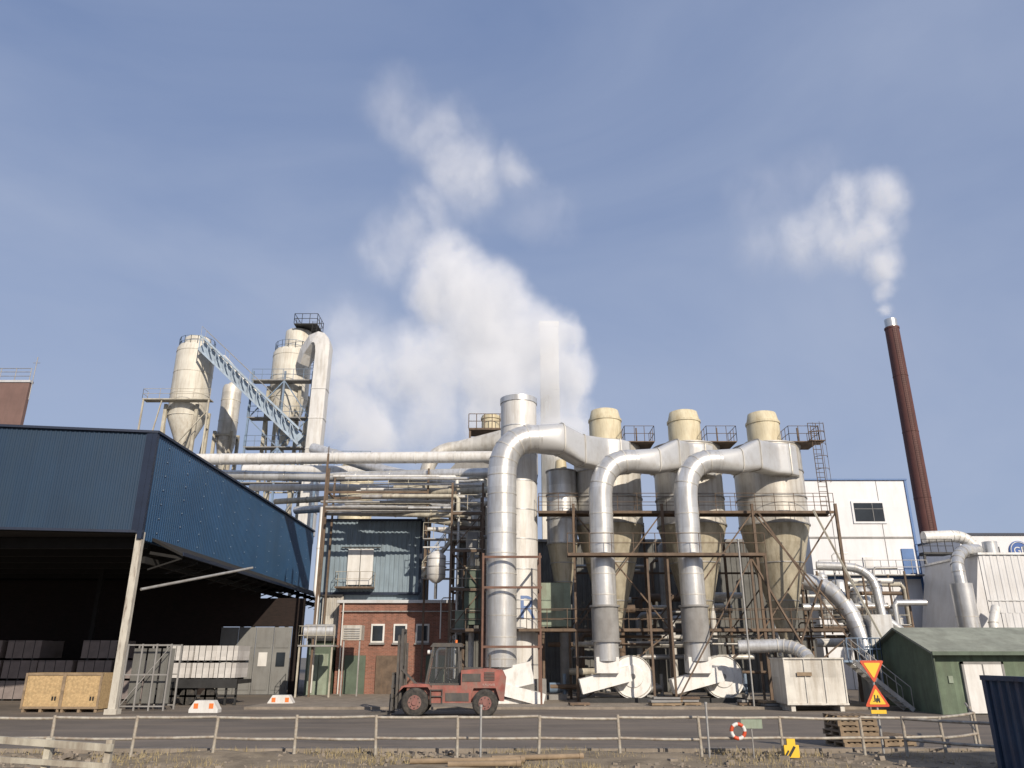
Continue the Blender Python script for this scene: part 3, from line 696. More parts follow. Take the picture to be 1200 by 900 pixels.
for x in (6.2,11.45,16.7):
    tp=thing('cyclone_platform','rusty railed platform on top of a cyclone','platform',(x+1.9,49,15.3),'service platforms on the cyclone tops')
    b=MB(); b.bb(x+1.0,x+2.9,47.4,49.4,15.32,15.38); part(b,'deck',m_rust,tp)
    b=MB(); b.rail([(x+1.0,49.3,15.38),(x+1.0,47.4,15.38),(x+2.9,47.4,15.38),(x+2.9,49.3,15.38)],1.0,.65,.022); b.cyl((x+1.9,48.3,15.4),(x+1.9,48.3,16.5),.05,n=6); part(b,'railing',m_rust,tp)
tl=thing('caged_ladder','tall rusty caged ladder down the side of a cyclone','ladder',(19.2,47,10.6))
b=MB(); b.ladder(19.35,47.3,10.6,16.4); b.rail([(18.9,47.2,15.4),(19.9,47.2,15.4)],1.1,.5,.024); b.bb(18.9,19.9,47.2,48.2,15.34,15.4); part(b,'ladder_cage',m_rust,tl)
t=thing('green_housing','pale green sheet housing raised on rusty legs','housing',(2.6,48,0))
b=MB(); b.bb(1.75,3.5,47.5,49.3,4.1,6.6); part(b,'casing',m_greenp,t)
b=MB()
for x in(1.85,3.4): b.bb(x-.07,x+.07,47.5,47.64,0,4.1)
part(b,'leg',m_rust,t)
t=thing('green_housing','dark green sheet housing on the steel tower','housing',(-2,50.5,6.4))
b=MB(); b.bb(-3.0,-1.3,50,51.4,4.3,7.6); part(b,'casing',m_greend,t)
b=MB(); b.bb(-2.9,-1.4,49.95,50,5.0,5.05); b.bb(-2.2,-2.15,49.95,50,4.4,7.5); part(b,'seam',m_rust,t)
t=thing('receiver_tank','small white vertical tank on the steel tower','tank',(-4.9,50.9,6.4))
b=MB(); b.tube([(-4.9,50.9,6.9),(-4.9,50.9,7.2),(-4.9,50.9,8.6),(-4.9,50.9,8.9)],[.2,.6,.6,.2],18); part(b,'shell',m_white,t)
b=MB(); rings_on(b,-4.9,50.9,7.4,8.6,.6,.5,.05,.02,18); b.cyl((-4.9,50.9,5.9),(-4.9,50.9,7.0),.1,n=8); part(b,'band',m_galv,t)
t=thing('process_building','dark sheet-clad process building behind the cyclones','building',(5,60,0))
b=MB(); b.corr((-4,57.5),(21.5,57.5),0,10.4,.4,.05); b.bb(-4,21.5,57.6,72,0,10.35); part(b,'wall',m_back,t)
b=MB(); b.bb(-4.1,21.6,57.3,72,10.4,10.6); part(b,'roof',m_conc,t)
for x in(-1.5,1.5,8.8,14):
    b=MB(); b.bb(x-.6,x+.6,57.3,57.42,.1,2.6); part(b,'door',m_greend,t)
for i in range(24):
    x=random.uniform(3.5,19.5); y=random.uniform(51.9,56.5); z0=random.uniform(.2,4); z1=z0+random.uniform(2,6)
    pipe([(x,y,z0),(x,y,z1),(x+.25,y,z1+.25),(x+random.uniform(1,3),y,z1+.25)],random.choice((.08,.12,.2,.28)),random.choice((m_alu2,m_galv,m_rust,m_white)),'service pipe in the steelwork under the cyclones','service_pipe',False,10)
for i in range(20):
    x=random.uniform(2,16); y=random.uniform(45.6,48.5); z=random.choice((.8,1.6,2.4,3.1,3.5))
    pipe([(x,y,z),(x+random.uniform(1.5,4),y,z)],random.choice((.05,.08,.14,.2)),random.choice((m_alu2,m_galv,m_rust,m_beige)),'low service pipe near the fans','service_pipe',False,10)
# dense small pipes and rails toward the shed
for i in range(22):
    x=random.uniform(18.4,24); y=random.uniform(47.5,52); z=random.uniform(1,6)
    if i%2: pts=[(x,y,z),(x,y,z+random.uniform(1,3))]; pts+= [(x+.15,y,pts[1][2]+.15),(x+random.uniform(.6,2),y,pts[1][2]+.15)]
    else: z=random.choice((2.2,3.6,4.4,5.2,6.1,6.9,7.6)); pts=[(x-1,y,z),(x+random.uniform(.5,2.5),y,z)]
    pipe(pts,random.choice((.05,.08,.12,.17)),random.choice((m_alu,m_galv,m_white,m_rust)),'small pipe in the dense pipework behind the green shed','service_pipe',False,8)
for x in (4.2,8.0,13.0,15.6,18.3,2.6):
    y=random.uniform(46.2,47.6); t=thing('pump_unit','small dusty pump and motor on a concrete base','pump',(x,y,.12),'pumps and motors under the cyclones')
    b=MB(); b.bb(x-.5,x+.5,y-.3,y+.3,.12,.4); part(b,'base',m_conc,t)
    b=MB(); b.cyl((x-.45,y,.75),(x+.15,y,.75),.28,n=14); b.cyl((x+.15,y,.75),(x+.4,y,.75),.2,n=12); b.cyl((x+.4,y,.4),(x+.4,y,1.5),.1,n=10); part(b,'motor',random.choice((m_bluest,m_greenp,m_galv,m_rustr)),t)

t=thing('roof_duct','big grey duct with elbow rising behind the stack','duct',(-6.3,58,11))
b=MB(); b.tube([(-6.6,58,11.4)]+[(-6.6,58,15.2)]+arc((-6.6,58,15.2),(-6.6,58,17.6),(-4.2,58,17.7),7)[1:]+[(0,57,18.0)],[.55]*9+[1.05],20); part(b,'duct_pipe',m_alu2,t)
t=thing('roof_hopper','grey trapezoid hopper with railed top behind the stack','hopper',(-1.5,58,11))
b=MB(); b.prism([(-5.2,58,15.6),(2,58,15.6),(2,58,18.4),(-2.6,58,18.4)],(0,3,0)); b.bb(-4.5,1.5,58.1,60.9,10.6,15.6); part(b,'hopper_body',m_conc,t)
b=MB(); b.rail([(-3.4,58,19.3),(1.5,58,19.3)],1.2,.6,.035); b.bb(-3.4,1.5,58,60,19.2,19.35)
for x in(-3.3,-1,1.2): b.bb(x-.08,x+.08,58.1,58.3,18.3,19.2)
part(b,'railing',m_rust,t)
b=MB(); b.cyl((-1.7,59.4,19.3),(-1.7,59.4,20.7),.75); b.cyl((-1.7,59.4,20.4),(-1.7,59.4,20.55),.82); part(b,'vent',m_capm,t)

# ------------------------------------------------------------------ pipes and box by the shed
t=thing('steel_box','weathered grey steel dust box with ribs on the yard','container',(14.3,40,0))
b=MB(); b.bb(12.95,15.75,39.0,41.0,.3,2.3); part(b,'casing',m_alu2,t)
b=MB()
for x in(12.95,13.9,14.8,15.75): b.bb(x-.03,x+.03,38.95,39.0,.3,2.3)
b.bb(12.9,15.8,38.92,41.05,2.3,2.37); b.bb(12.9,15.8,38.92,39.0,.28,.36); b.bb(13.1,13.3,39.05,40.9,0,.3); b.bb(15.4,15.6,39.05,40.9,0,.3); part(b,'rib',m_alu2,t)
b=MB(); b.bb(13.5,14.2,38.91,38.94,1.55,1.72); part(b,'label_plate',m_wood,t)
def bigpipe(pts,r,m,label,name='clad_pipe'):
    t=thing(name,label,'pipe',tuple(pts[0])); b=MB(); b.tube(pts,r,20); part(b,'pipe_run',m,t)
    b=MB(); P=[Vector(p) for p in pts]
    for i in range(1,len(P)-1):
        d=(P[i+1]-P[i-1]).normalized(); b.cyl(P[i]-d*.025,P[i]+d*.025,r+.025,n=20)
    part(b,'seam',m_alu2,t)
bigpipe([(11.7,42,2.9),(13.6,41.6,2.95)]+arc((13.6,41.6,2.95),(14.6,41.2,2.95),(14.7,40.5,2.3),6)[1:],.33,m_alu,'silver pipe curving down into the grey steel box')
bigpipe([(17.2,46.4,6.6)]+arc((17.2,46.4,6.6),(19.0,45.6,6.2),(19.2,44.8,3.9),6)[1:]+[(19.4,44.6,2.6),(19.8,44.3,.3)],.47,m_alu,'fat silver pipe curving down to the ground')
bigpipe([(18.4,47.5,7.6)]+arc((20.0,47.1,7.5),(21.3,46.8,7.4),(21.4,46.6,6.2),5)+[(21.4,46.4,4.6),(22.4,46.4,3.8)],.26,m_alu,'silver pipe with two bends beside the vessels')
bigpipe([(18,48,3.2),(24.5,47.5,3.2)],.25,m_white,'white horizontal pipe behind the green shed')
bigpipe([(18,49.5,5.3),(23,49,5.3),(23.6,49,4.6),(23.6,49,0.2)],.22,m_alu,'silver pipe dropping behind the green shed')
bigpipe([(21.5,52,6.9),(25.5,52,6.9),(25.7,52,6.6),(25.7,52,3)],.16,m_beige,'beige pipe bending down by the white factory')
for (x,y,r,z0,z1) in ((20.6,50,.55,4.4,7.0),(21.9,50,.6,4.3,6.6),(23.1,50.5,.45,4.2,7.2),(19.4,49.6,.4,4.6,7.4)):
    t=thing('process_vessel','silver clad upright vessel on a steel rack','vessel',(x,y,0),'small vessels on the steel rack')
    b=MB(); b.tube([(x,y,z0),(x,y,z0+.2),(x,y,z1-.2),(x,y,z1)],[r*.5,r,r,r*.5],18); part(b,'shell',m_alu,t)
    b=MB(); rings_on(b,x,y,z0+.4,z1-.3,r,.7,.04,.02,18); part(b,'band',m_galv,t)
rack('vessel_rack','galvanised railed steel rack holding small vessels',[18.8,21.6,24.2],[48.6,50.8],[4.1],7.4,m_rust,diag=False,wd=.1)
t=thing('cladded_bin','tapered silver bin standing beside the steel rack','bin',(20.2,44.5,0))
b=MB(); b.add([(19.2,44,0),(21.0,44,0),(21.0,46,0),(19.2,46,0),(19.7,44,4.6),(20.8,44,4.6),(20.8,46,4.6),(19.7,46,4.6)],[(0,1,5,4),(1,2,6,5),(2,3,7,6),(3,0,4,7),(4,5,6,7)]); part(b,'casing',m_alu,t)
b=MB(); b.bb(19.1,21.1,43.95,44.0,1.5,1.58); b.bb(19.3,21.0,43.95,44.0,3.0,3.08); part(b,'seam',m_galv,t)
t=thing('steel_stairs','galvanised steel stairs with blue-grey rails beside the green shed','stairs',(18,40,0))
b=MB(); b.stairs((18.8,39.4,.05),(16.9,40.9,2.2),.9); part(b,'flight',m_galv,t)
b=MB(); b.bb(16.2,18.6,41,43,2.15,2.25); b.rail([(16.9,41,2.25),(18.6,41,2.25),(18.6,43,2.25)],1.05,.5,.028)
for x in(16.3,18.5): b.bb(x-.05,x+.05,41.1,41.2,0,2.2)
part(b,'landing',m_bluest,t)

# ------------------------------------------------------------------ white building etc.
t=thing('white_factory','white panelled factory block with blue trim and dark window','building',(29,68,0))
b=MB(); b.bb(24.9,33.7,65,80,0,16.7); part(b,'wall',m_wallw,t)
b=MB(); b.bb(24.8,33.85,64.85,80,16.7,16.82); b.bb(33.62,33.8,64.9,65.02,0,16.7); b.bb(24.85,33.8,64.9,65,8.45,8.65); part(b,'trim',m_bluep,t,'blue edge trim')
b=MB(); b.bb(24.88,33.72,64.95,65,11.75,11.9)
for x in(27,31.2,): b.bb(x-.02,x+.02,64.97,65,0,16.7)
part(b,'joint',m_conc,t)
b=MB(); b.bb(28.8,31.6,64.9,65,13.0,14.9); wv=part(b,'window',m_wallw,t)
b=MB(); b.bb(28.98,31.42,64.86,64.9,13.18,14.72); o=mk(b,'pane',m_glass,t.location); o.parent=wv
b=MB(); b.bb(30.5,30.54,64.84,64.86,13.18,14.72); b.bb(28.98,31.42,64.84,64.86,14.2,14.24); o=mk(b,'glazing_bar',m_conc,t.location); o.parent=wv
b=MB(); b.bb(32.4,33.4,64.9,65,8.8,10.9); part(b,'door',m_bluep,t)
b=MB(); b.rail([(25,63.9,8.75),(33.8,63.9,8.75)],1.1,1.2,.03); b.bb(25,33.8,63.9,64.9,8.65,8.73); part(b,'walkway',m_galv,t)
b=MB(); b.bb(29.1,29.9,64.88,65,9.3,10.2); part(b,'vent',m_silver,t)
t=thing('silver_building','pale silver sheet clad building with sloped side','building',(38,58,0))
b=MB(); b.corr((33.4,56),(50,56),5.3,9.3,.5,.03); b.corr((34.2,56),(50,56),0,5.3,.5,.03); b.bb(34.3,50,56.1,64,0,9.2); b.prism([(32.2,56.05,4.0),(33.4,56.05,4.0),(34.3,56.05,4.0),(34.3,56.05,9.3),(33.4,56.05,9.3)],(0,7.5,0)); part(b,'wall',m_silver,t)
b=MB(); b.bb(33.3,50,55.85,64,9.3,9.45); b.bb(33.5,50,55.93,56,6.1,6.18); part(b,'parapet',m_alu,t)
b=MB(); b.cyl((35.6,58,9.4),(35.6,58,10.5),.5); b.cyl((38.4,58,9.4),(38.4,58,10.2),.35); part(b,'roof_vent',m_alu,t)
t=thing('office_block','white office block with dark window band and round logo','building',(50,78,0))
b=MB(); b.bb(43.2,70,75,90,0,13.5); part(b,'wall',m_wallw,t)
b=MB(); b.bb(43.1,70,74.85,90,13.5,13.7); part(b,'parapet',m_navy,t)
for i in range(3):
    b=MB(); b.bb(44+i*1.0,44.85+i*1.0,74.92,75,11.2,12.4); part(b,'window',m_glass,t)
b=MB(); b.cyl((48.7,74.85,12.0),(48.7,74.98,12.0),.95,n=32); part(b,'logo_disc',m_logo,t)
b=MB(); b.tube([(48.7+.84*math.cos(a),74.83,12.0+.84*math.sin(a)) for a in [2*math.pi*i/32 for i in range(33)]],.04,6); part(b,'logo_ring',m_swht,t)
text_part('GE',.95,(48.7,74.82,12.0),m_swht,t,'logo_lettering')
bigpipe([(31.2,55,0),(31.2,55,3),(31.2,55,5),(31.2,55,7.2)],.7,m_alu,'fat vertical silver pipe in front of the white factory','vertical_duct')
bigpipe([(31.2,55,6.6),(31.2,55,8.0)]+arc((31.2,55,8.0),(31.2,55.3,9.2),(33.2,57,9.8),5)[1:]+[(34.6,58,9.9)],.42,m_alu,'silver elbow joining the vertical pipe')
bigpipe([(35.0,66,12.0),(37.4,66,12.1)]+arc((37.4,66,12.1),(39.0,66,12.1),(39.1,65.8,10.6),6)[1:]+[(39.2,65.6,8.9)],.5,m_white,'white elbow duct above the silver building roof')
bigpipe([(32.6,54.5,0),(32.6,54.5,4.6),(33.4,55.2,5.6)],.3,m_white,'slim white pipe beside the vertical duct','vertical_duct')
t=thing('chimney_platform','dark railed platform at the foot of the chimney','platform',(34.5,60,10))
b=MB(); b.bb(33.9,36.4,64.3,66,10.4,10.55); part(b,'deck',m_dark,t); b=MB(); b.rail([(33.9,64.3,10.5),(36.4,64.3,10.5)],1.1,.6,.03); part(b,'railing',m_dark,t)
b=MB()
for x in(34,36.3): b.bb(x-.08,x+.08,64.4,64.56,0,10.4)
part(b,'column',m_dark,t)

t=thing('green_shed','low green boarded shed with grey-green pitched roof and white door','shed',(23,39,0))
b=MB(); b.bb(19.1,28,37,43,0,2.66)
b.prism([(19.11,37,2.66),(19.11,43,2.66),(19.11,40,3.62)],(.1,0,0)); part(b,'wall',m_greens,t)
b=MB(); b.prism([(18.85,36.6,2.52),(18.85,40,3.68),(18.85,40,3.78),(18.85,36.6,2.62)],(10,0,0)); b.prism([(18.85,43.4,2.52),(18.85,40,3.68),(18.85,40,3.78),(18.85,43.4,2.62)],(10,0,0)); part(b,'roof',m_roofg,t)
b=MB(); b.bb(18.85,28,36.52,36.6,2.48,2.64); b.cyl((19.0,36.8,0),(19.0,36.8,2.5),.05,n=8); part(b,'gutter',m_greend,t)
b=MB(); b.bb(20.35,22.05,36.9,36.98,.05,2.1); d=part(b,'door',m_swht,t)
b=MB(); b.bb(20.25,20.35,36.88,37,.0,2.2); b.bb(22.05,22.15,36.88,37,0,2.2); b.bb(20.25,22.15,36.88,37,2.1,2.2); b.bb(21.18,21.22,36.87,36.9,.05,2.1); o=mk(b,'frame',m_conc,t.location); o.parent=d
b=MB(); b.bb(19.05,19.1,36.95,37.05,0,2.6); b.bb(19.6,19.8,36.95,36.99,1.3,1.6); part(b,'corner_board',m_greenp,t)

# ------------------------------------------------------------------ fence
FG='pipe railing panels along the yard edge'
def fence_panel(x0,x1,y0,y1):
    t=thing('pipe_fence','weathered grey pipe railing panel with two rails along the verge','fence',(x0,y0,0),FG)
    b=MB(); dx=random.uniform(-.05,.05); b.cyl((x0,y0,0),(x0+dx,y0,1.0+random.uniform(-.02,.04)),.042,n=8); part(b,'post',m_fence,t)
    for z in(.97,.5):
        b=MB(); q=random.uniform(-.04,.04); b.tube([(x0,y0,z),((x0+x1)/2,(y0+y1)/2,z+q*.5-.012),(x1,y1,z+q)],.034,n=8); part(b,'rail',m_fence,t)
xs=[-15.5+i*2.02 for i in range(14)]
for i in range(13): fence_panel(xs[i],xs[i+1],21,21.0)
fence_panel(xs[13],12.4,21,22.4); fence_panel(12.4,13.4,22.4,24.4); fence_panel(13.4,14.4,24.4,26.4); fence_panel(9.6,10.9,20.6,18.6); fence_panel(10.9,12.2,18.6,17)
t=thing('guard_rail','pale weathered guard rail on low posts','guard rail',(-9,16.8,0))
b=MB(); b.beam((-11,17.1,.86),(-7.75,16.4,.74),.07,.13); b.beam((-11,17.1,.5),(-7.75,16.4,.42),.06,.1); part(b,'rail',m_beige,t)
for x,y in((-10.6,17),(-9.2,16.75),(-7.85,16.45)):
    b=MB(); b.bb(x-.06,x+.06,y,y+.12,0,.88); part(b,'post',m_beige,t)
for x,y,h in((-.75,20.2,1.25),(4.75,20.4,1.3),(11.9,40.9,8.2)):
    t=thing('thin_pole','slim grey metal pole standing on the verge','pole',(x,y,0))
    b=MB(); b.cyl((x,y,0),(x,y,h),.028 if h<5 else .045,n=8); part(b,'shaft',m_galv,t); b=MB(); b.cyl((x,y,h),(x,y,h+.06),.04 if h<5 else .08,n=8); part(b,'finial',m_galv,t)

t=thing('warning_sign','post with two yellow and red triangular warning signs','road sign',(9.4,21.4,0))
b=MB(); b.cyl((9.4,21.44,0),(9.4,21.44,2.45),.03,n=10); part(b,'post',m_galv,t)
def tri(cx,cz,s,up,y,th,m,name,par):
    h=s*.866; k=1 if up else -1
    P=[Vector((cx-s/2,y,cz-k*h/3)),Vector((cx+s/2,y,cz-k*h/3)),Vector((cx,y,cz+k*2*h/3))]
    q=[]; rr=s*.08
    for i in range(3):
        a=P[i];p=P[i-1];n=P[(i+1)%3]; q.append(a+(p-a).normalized()*rr); q.append(a+(a-((p+n)/2)).normalized()*(-rr*.45)); q.append(a+(n-a).normalized()*rr)
    if not up: q=q[::-1]
    b=MB(); b.prism([tuple(v) for v in q],(0,th,0)); return part(b,name,m,par)
for cz,up in((2.13,False),(1.38,True)):
    tri(9.4,cz,.64,up,21.38,.02,m_sred,'sign_plate',t)
    tri(9.4,cz,.44,up,21.372,.006,m_yel,'sign_face',t)
b=MB(); b.bb(9.33,9.36,21.366,21.371,1.32,1.48); b.bb(9.37,9.47,21.366,21.371,1.33,1.40); b.bb(9.41,9.44,21.366,21.371,1.40,1.47); b.cyl((9.39,21.366,1.315),(9.39,21.371,1.315),.02,n=10); b.cyl((9.455,21.366,1.315),(9.455,21.371,1.315),.02,n=10); b.bb(9.29,9.33,21.366,21.371,1.32,1.335)
part(b,'sign_symbol',m_sblk,t)
b=MB(); b.bb(9.21,9.6,21.38,21.395,1.03,1.12); part(b,'subplate',m_yel,t)

t=thing('life_buoy','red and white life buoy hung on the railing','life buoy',(5.62,20.9,.66))
for k in range(8):
    a0=2*math.pi*k/8; pts=[(5.62+.165*math.cos(a0+i*math.pi/16),20.9,.66+.165*math.sin(a0+i*math.pi/16)) for i in range(5)]
    b=MB(); b.tube(pts,.045,10); part(b,'ring_segment',m_sred if k%2 else m_swht,t)
t=thing('notice_board','small pale green notice board on the railing','board',(5.95,20.95,.8))
b=MB(); b.bb(5.72,6.25,20.94,20.96,.72,.93); part(b,'panel',m_greenp,t)
b=MB(); b.cyl((5.98,20.98,0),(5.98,20.98,.93),.02,n=6); part(b,'stake',m_galv,t)
t=thing('marker_post','yellow marker post with black stripes on the verge','marker post',(6.8,20.6,0))
b=MB(); b.bb(6.62,6.98,20.58,20.64,.1,.38); b.bb(6.7,6.9,20.58,20.64,.38,.52); part(b,'plate',m_yel,t)
b=MB(); b.box((6.8,20.575,.24),(.06,.006,.26),0,R(35)); b.box((6.68,20.575,.2),(.04,.006,.14),0,R(35)); part(b,'stripe',m_sblk,t)
b=MB(); b.bb(6.77,6.83,20.645,20.69,0,.4); part(b,'stake',m_galv,t)

def pallet(x,y,z,rz):
    t=thing('wooden_pallet','brown weathered wooden pallet in a rough stack','pallet',(x,y,z),'stack of wooden pallets')
    b=MB()
    for i in range(7): b.box((x-.5+.166*i,y,z+.125),(.1,1.15,.022))
    for i in range(3): b.box((x-.5+.166*3*i,y,z+.011),(.1,1.15,.022))
    part(b,'slats',m_wood,t)
    b=MB()
    for j in(-.52,0,.52): b.box((x,y+j,z+.068),(1.1,.1,.09))
    part(b,'bearer',m_wood,t); t.rotation_euler.z=rz
for k in range(6): pallet(9.75+random.uniform(-.05,.05),24.2,.002+k*.14,random.uniform(-.12,.12))
for k in range(2): pallet(10.9,24.6,.002+k*.14,.3)
t=thing('waste_skip','dark blue corrugated steel skip at the yard edge','skip',(11.5,17,0))
b=MB(); b.corr((10.5,18.2),(10.5,15.8),0.1,1.95,.28,.06); b.corr((10.5,15.8),(13.5,15.8),0.1,1.95,.28,.06); b.bb(10.57,13.5,15.9,18.2,.1,1.93); part(b,'body',m_cont,t)
b=MB(); b.bb(10.4,13.6,15.7,15.85,1.92,2.02); b.bb(10.4,10.55,15.85,18.3,1.92,2.02); b.bb(10.4,10.53,18.1,18.25,0,1.92); part(b,'rim',m_cont,t)

for i in range(10):
    x=random.choice((random.uniform(3,5),random.uniform(7,9),random.uniform(11.5,13))); y=random.uniform(40.8,42.0); L=random.uniform(.8,1.6); rz=random.uniform(-.25,.25)
    t=thing('timber_stack','small stack of weathered planks lying on the yard','timber stack',(x,y,0),'loose timber along the plant')
    for j in range(random.randint(1,3)):
        b=MB(); b.box((x+random.uniform(-.1,.1),y,.20+j*.13),(L,.6,.1),rz); part(b,'plank',random.choice((m_wood,m_rust,m_conc)),t)
    b=MB(); b.box((x-.3,y,.135),(.1,.6,.03),rz); b.box((x+.3,y,.135),(.1,.6,.03),rz); part(b,'bearer',m_wood,t)
for x,y,a,L in((-1.0,19.2,.12,2.6),(0.6,19.8,.2,2.2),(-.6,18.6,.08,1.6)):
    t=thing('ground_pipe','tan length of pipe lying on the gravel','pipe',(x,y,.1),'pipes lying on the verge')
    d=Vector((math.cos(a),math.sin(a),0))*L/2; b=MB(); c=Vector((x,y,.2)); b.tube([c-d,c+d],.06,10); part(b,'pipe_run',m_wood,t)
    b=MB(); b.cyl(c+d-d.normalized()*.1,c+d,.075,n=10); part(b,'socket',m_wood,t)
g=MB()
for i in range(1800):
    x=random.uniform(-13,13); y=random.uniform(16.5,22); s=random.uniform(.02,.08)*(1 if random.random()<.95 else 1.8); g.box((x,y,.08+s*.2),(s*1.5,s,s*.8),random.uniform(0,3),random.uniform(0,.5))
solo(g,'rubble',m_kerb,'scattered grey stones and rubble on the verge','rubble',(0,19,0),kind='stuff')
g=MB()
for i in range(16000):
    x=random.gauss(0,1)*8; y=random.uniform(15.8,22.1); h=random.uniform(.05,.2)
    if math.sin(x*1.3)+math.cos(y*2+x)<.1: continue
    a=random.uniform(0,6.28); dx,dy=.012*math.cos(a),.012*math.sin(a); lx,ly=random.uniform(-.07,.07),random.uniform(-.07,.07)
    g.add([(x-dx,y-dy,.05),(x+dx,y+dy,.05),(x+lx,y+ly,.06+h)],[(0,1,2)])
solo(g,'dry_grass',m_grass,'tufts of dry tan grass on the verge','grass',(0,19,0),kind='stuff')

# ------------------------------------------------------------------ forklift (facing -x)
fy=36.4
fk=thing('forklift_truck','large faded red diesel forklift with tall dark mast, parked','forklift',(-2.7,fy,0))
def wheel(x,y,r,w):
    b=MB(); b.tube([(x,y-w/2,.0+r),(x,y-w/2+.04,r),(x,y+w/2-.04,r),(x,y+w/2,r)],[r*.86,r,r,r*.86],28); wh=part(b,'wheel',m_tyre,fk)
    b=MB(); b.cyl((x,y-w/2-.015,r),(x,y-w/2+.02,r),r*.5,n=20); b.cyl((x,y-w/2-.07,r),(x,y-w/2-.01,r),r*.2,n=12); o=mk(b,'rim',m_rim,fk.location); o.parent=wh
    b=MB()
    for i in range(8):
        a=2*math.pi*i/8; b.cyl((x+r*.38*math.cos(a),y-w/2-.04,r+r*.38*math.sin(a)),(x+r*.38*math.cos(a),y-w/2-.01,r+r*.38*math.sin(a)),.025,n=6)
    o=mk(b,'wheel_nut',m_dark,fk.location); o.parent=wh
for y in(fy-.85,fy+.85): wheel(-4.15,y,.58,.42); wheel(-1.15,y,.55,.4)
y0,y1=fy-.95,fy+.95
b=MB(); b.prism([(-4.0,fy-.7,.62),(-.5,fy-.7,.62),(-.5,fy-.7,1.15),(-4.4,fy-.7,1.15),(-4.5,fy-.7,.9)],(0,1.4,0))
b.prism([(-3.45,y0,.55),(-1.75,y0,.55),(-1.75,y0,1.25),(-3.45,y0,1.25)],(0,1.9,0)); part(b,'chassis',m_red,fk)
b=MB(); b.prism([(-4.85,y0,1.0),(-4.75,y0,1.22),(-4.35,y0,1.32),(-3.6,y0,1.3),(-3.45,y0,1.15),(-3.45,y0,.95),(-3.62,y0,1.18),(-4.65,y0,1.18)],(0,1.9,0)); part(b,'fender',m_red,fk)
b=MB(); b.prism([(-1.78,y0+.05,.75),(-1.65,y0+.05,1.14),(-.7,y0+.05,1.14),(-.52,y0+.05,.62),(-.35,y0+.05,.62),(-.26,y0+.05,1.55),(-.42,y0+.05,1.86),(-1.1,y0+.05,1.94),(-2.2,y0+.05,1.86),(-2.2,y0+.05,1.25),(-1.8,y0+.05,1.2)],(0,1.8,0)); part(b,'counterweight',m_red,fk)
b=MB(); b.bb(-2.15,-1.35,y0+.03,y0+.05,1.4,1.72)
for k in range(6): b.bb(-1.2,-.75,y0+.02,y0+.05,1.45+k*.06,1.48+k*.06)
b.bb(-2.1,-1.3,fy-.4,fy+.4,1.88,1.97); b.cyl((-1.0,fy+.6,1.85),(-1.0,fy+.6,2.5),.06,n=10); part(b,'engine_grille',m_mast,fk)
b=MB()
for k,(x,z) in enumerate(((-3.25,.5),(-3.25,.8),(-3.25,1.05))): b.bb(x-.2,x+.25,y0-.1,y0,z,z+.04)
b.bb(-3.5,-3.47,y0-.1,y0,.5,1.1); b.bb(-3.0,-2.97,y0-.1,y0,.5,1.1); b.bb(-2.85,-1.85,y0-.02,y0,.62,.95); part(b,'step',m_mast,fk)
b=MB(); Y0,Y1=fy-.62,fy+.62
for y in(Y0,Y1):
    b.beam((-3.75,y,1.25),(-3.45,y,2.85),.08); b.beam((-2.25,y,1.25),(-2.35,y,2.85),.08); b.beam((-2.95,y,1.25),(-2.9,y,2.85),.04); b.beam((-3.7,y,1.28),(-2.25,y,1.28),.1); b.beam((-3.6,y,1.95),(-2.28,y,1.95),.04)
b.prism([(-3.6,Y0-.05,2.82),(-2.2,Y0-.05,2.82),(-2.25,Y0-.05,2.95),(-3.5,Y0-.05,2.95)],(0,1.34,0))
for k in range(5): b.beam((-3.5,Y0+.1+k*.26,2.97),(-2.25,Y0+.1+k*.26,2.97),.03)
cab=part(b,'cab',m_mast,fk)
b=MB(); b.add([(-3.7,Y0+.01,1.3),(-2.28,Y0+.01,1.3),(-2.38,Y0+.01,2.82),(-3.46,Y0+.01,2.82)],[(0,1,2,3)]); b.add([(-3.74,Y0,1.3),(-3.74,Y1,1.3),(-3.47,Y1,2.82),(-3.47,Y0,2.82)],[(0,1,2,3)])
mg=bpy.data.materials.new('cab_glass'); mg.use_nodes=True; bs=mg.node_tree.nodes['Principled BSDF']; bs.inputs['Base Color'].default_value=(.7,.73,.73,1); bs.inputs['Transmission Weight'].default_value=.95; bs.inputs['IOR'].default_value=1.05
tcn=mg.node_tree.nodes.new('ShaderNodeTexNoise'); mpr=mg.node_tree.nodes.new('ShaderNodeMapRange'); mpr.inputs[3].default_value=.0; mpr.inputs[4].default_value=.08; mg.node_tree.links.new(tcn.outputs[0],mpr.inputs[0]); mg.node_tree.links.new(mpr.outputs[0],bs.inputs['Roughness'])
o=mk(b,'cab_window',mg,fk.location); o.parent=cab
b=MB(); b.bb(-2.85,-2.4,fy-.28,fy+.28,1.35,1.5); b.box((-2.4,fy,1.85),(.12,.5,.75),0,R(8)); o=mk(b,'seat',m_black,fk.location); o.parent=cab
b=MB(); b.tube([(-3.2+.1*math.cos(a),fy+.17*math.sin(a),1.85+.1*math.cos(a)) for a in [2*math.pi*i/14 for i in range(15)]],.02,6); b.cyl((-3.45,fy,1.3),(-3.2,fy,1.85),.03,n=6); o=mk(b,'steering_wheel',m_black,fk.location); o.parent=cab
b=MB(); b.cyl((-2.5,fy,2.98),(-2.5,fy,3.12),.06,n=10); part(b,'beacon',m_orange,fk)
for y in(Y0-.03,Y1+.03):
    b=MB(); b.cyl((-3.7,y,2.6),(-3.6,y,2.6),.09,n=12); part(b,'headlight',m_swht,fk)
b=MB()
for y in(fy-.48,fy+.48):
    b.bb(-4.90,-4.79,y-.07,y+.07,.3,3.55); b.bb(-5.05,-4.95,y-.05,y+.05,.3,3.3)
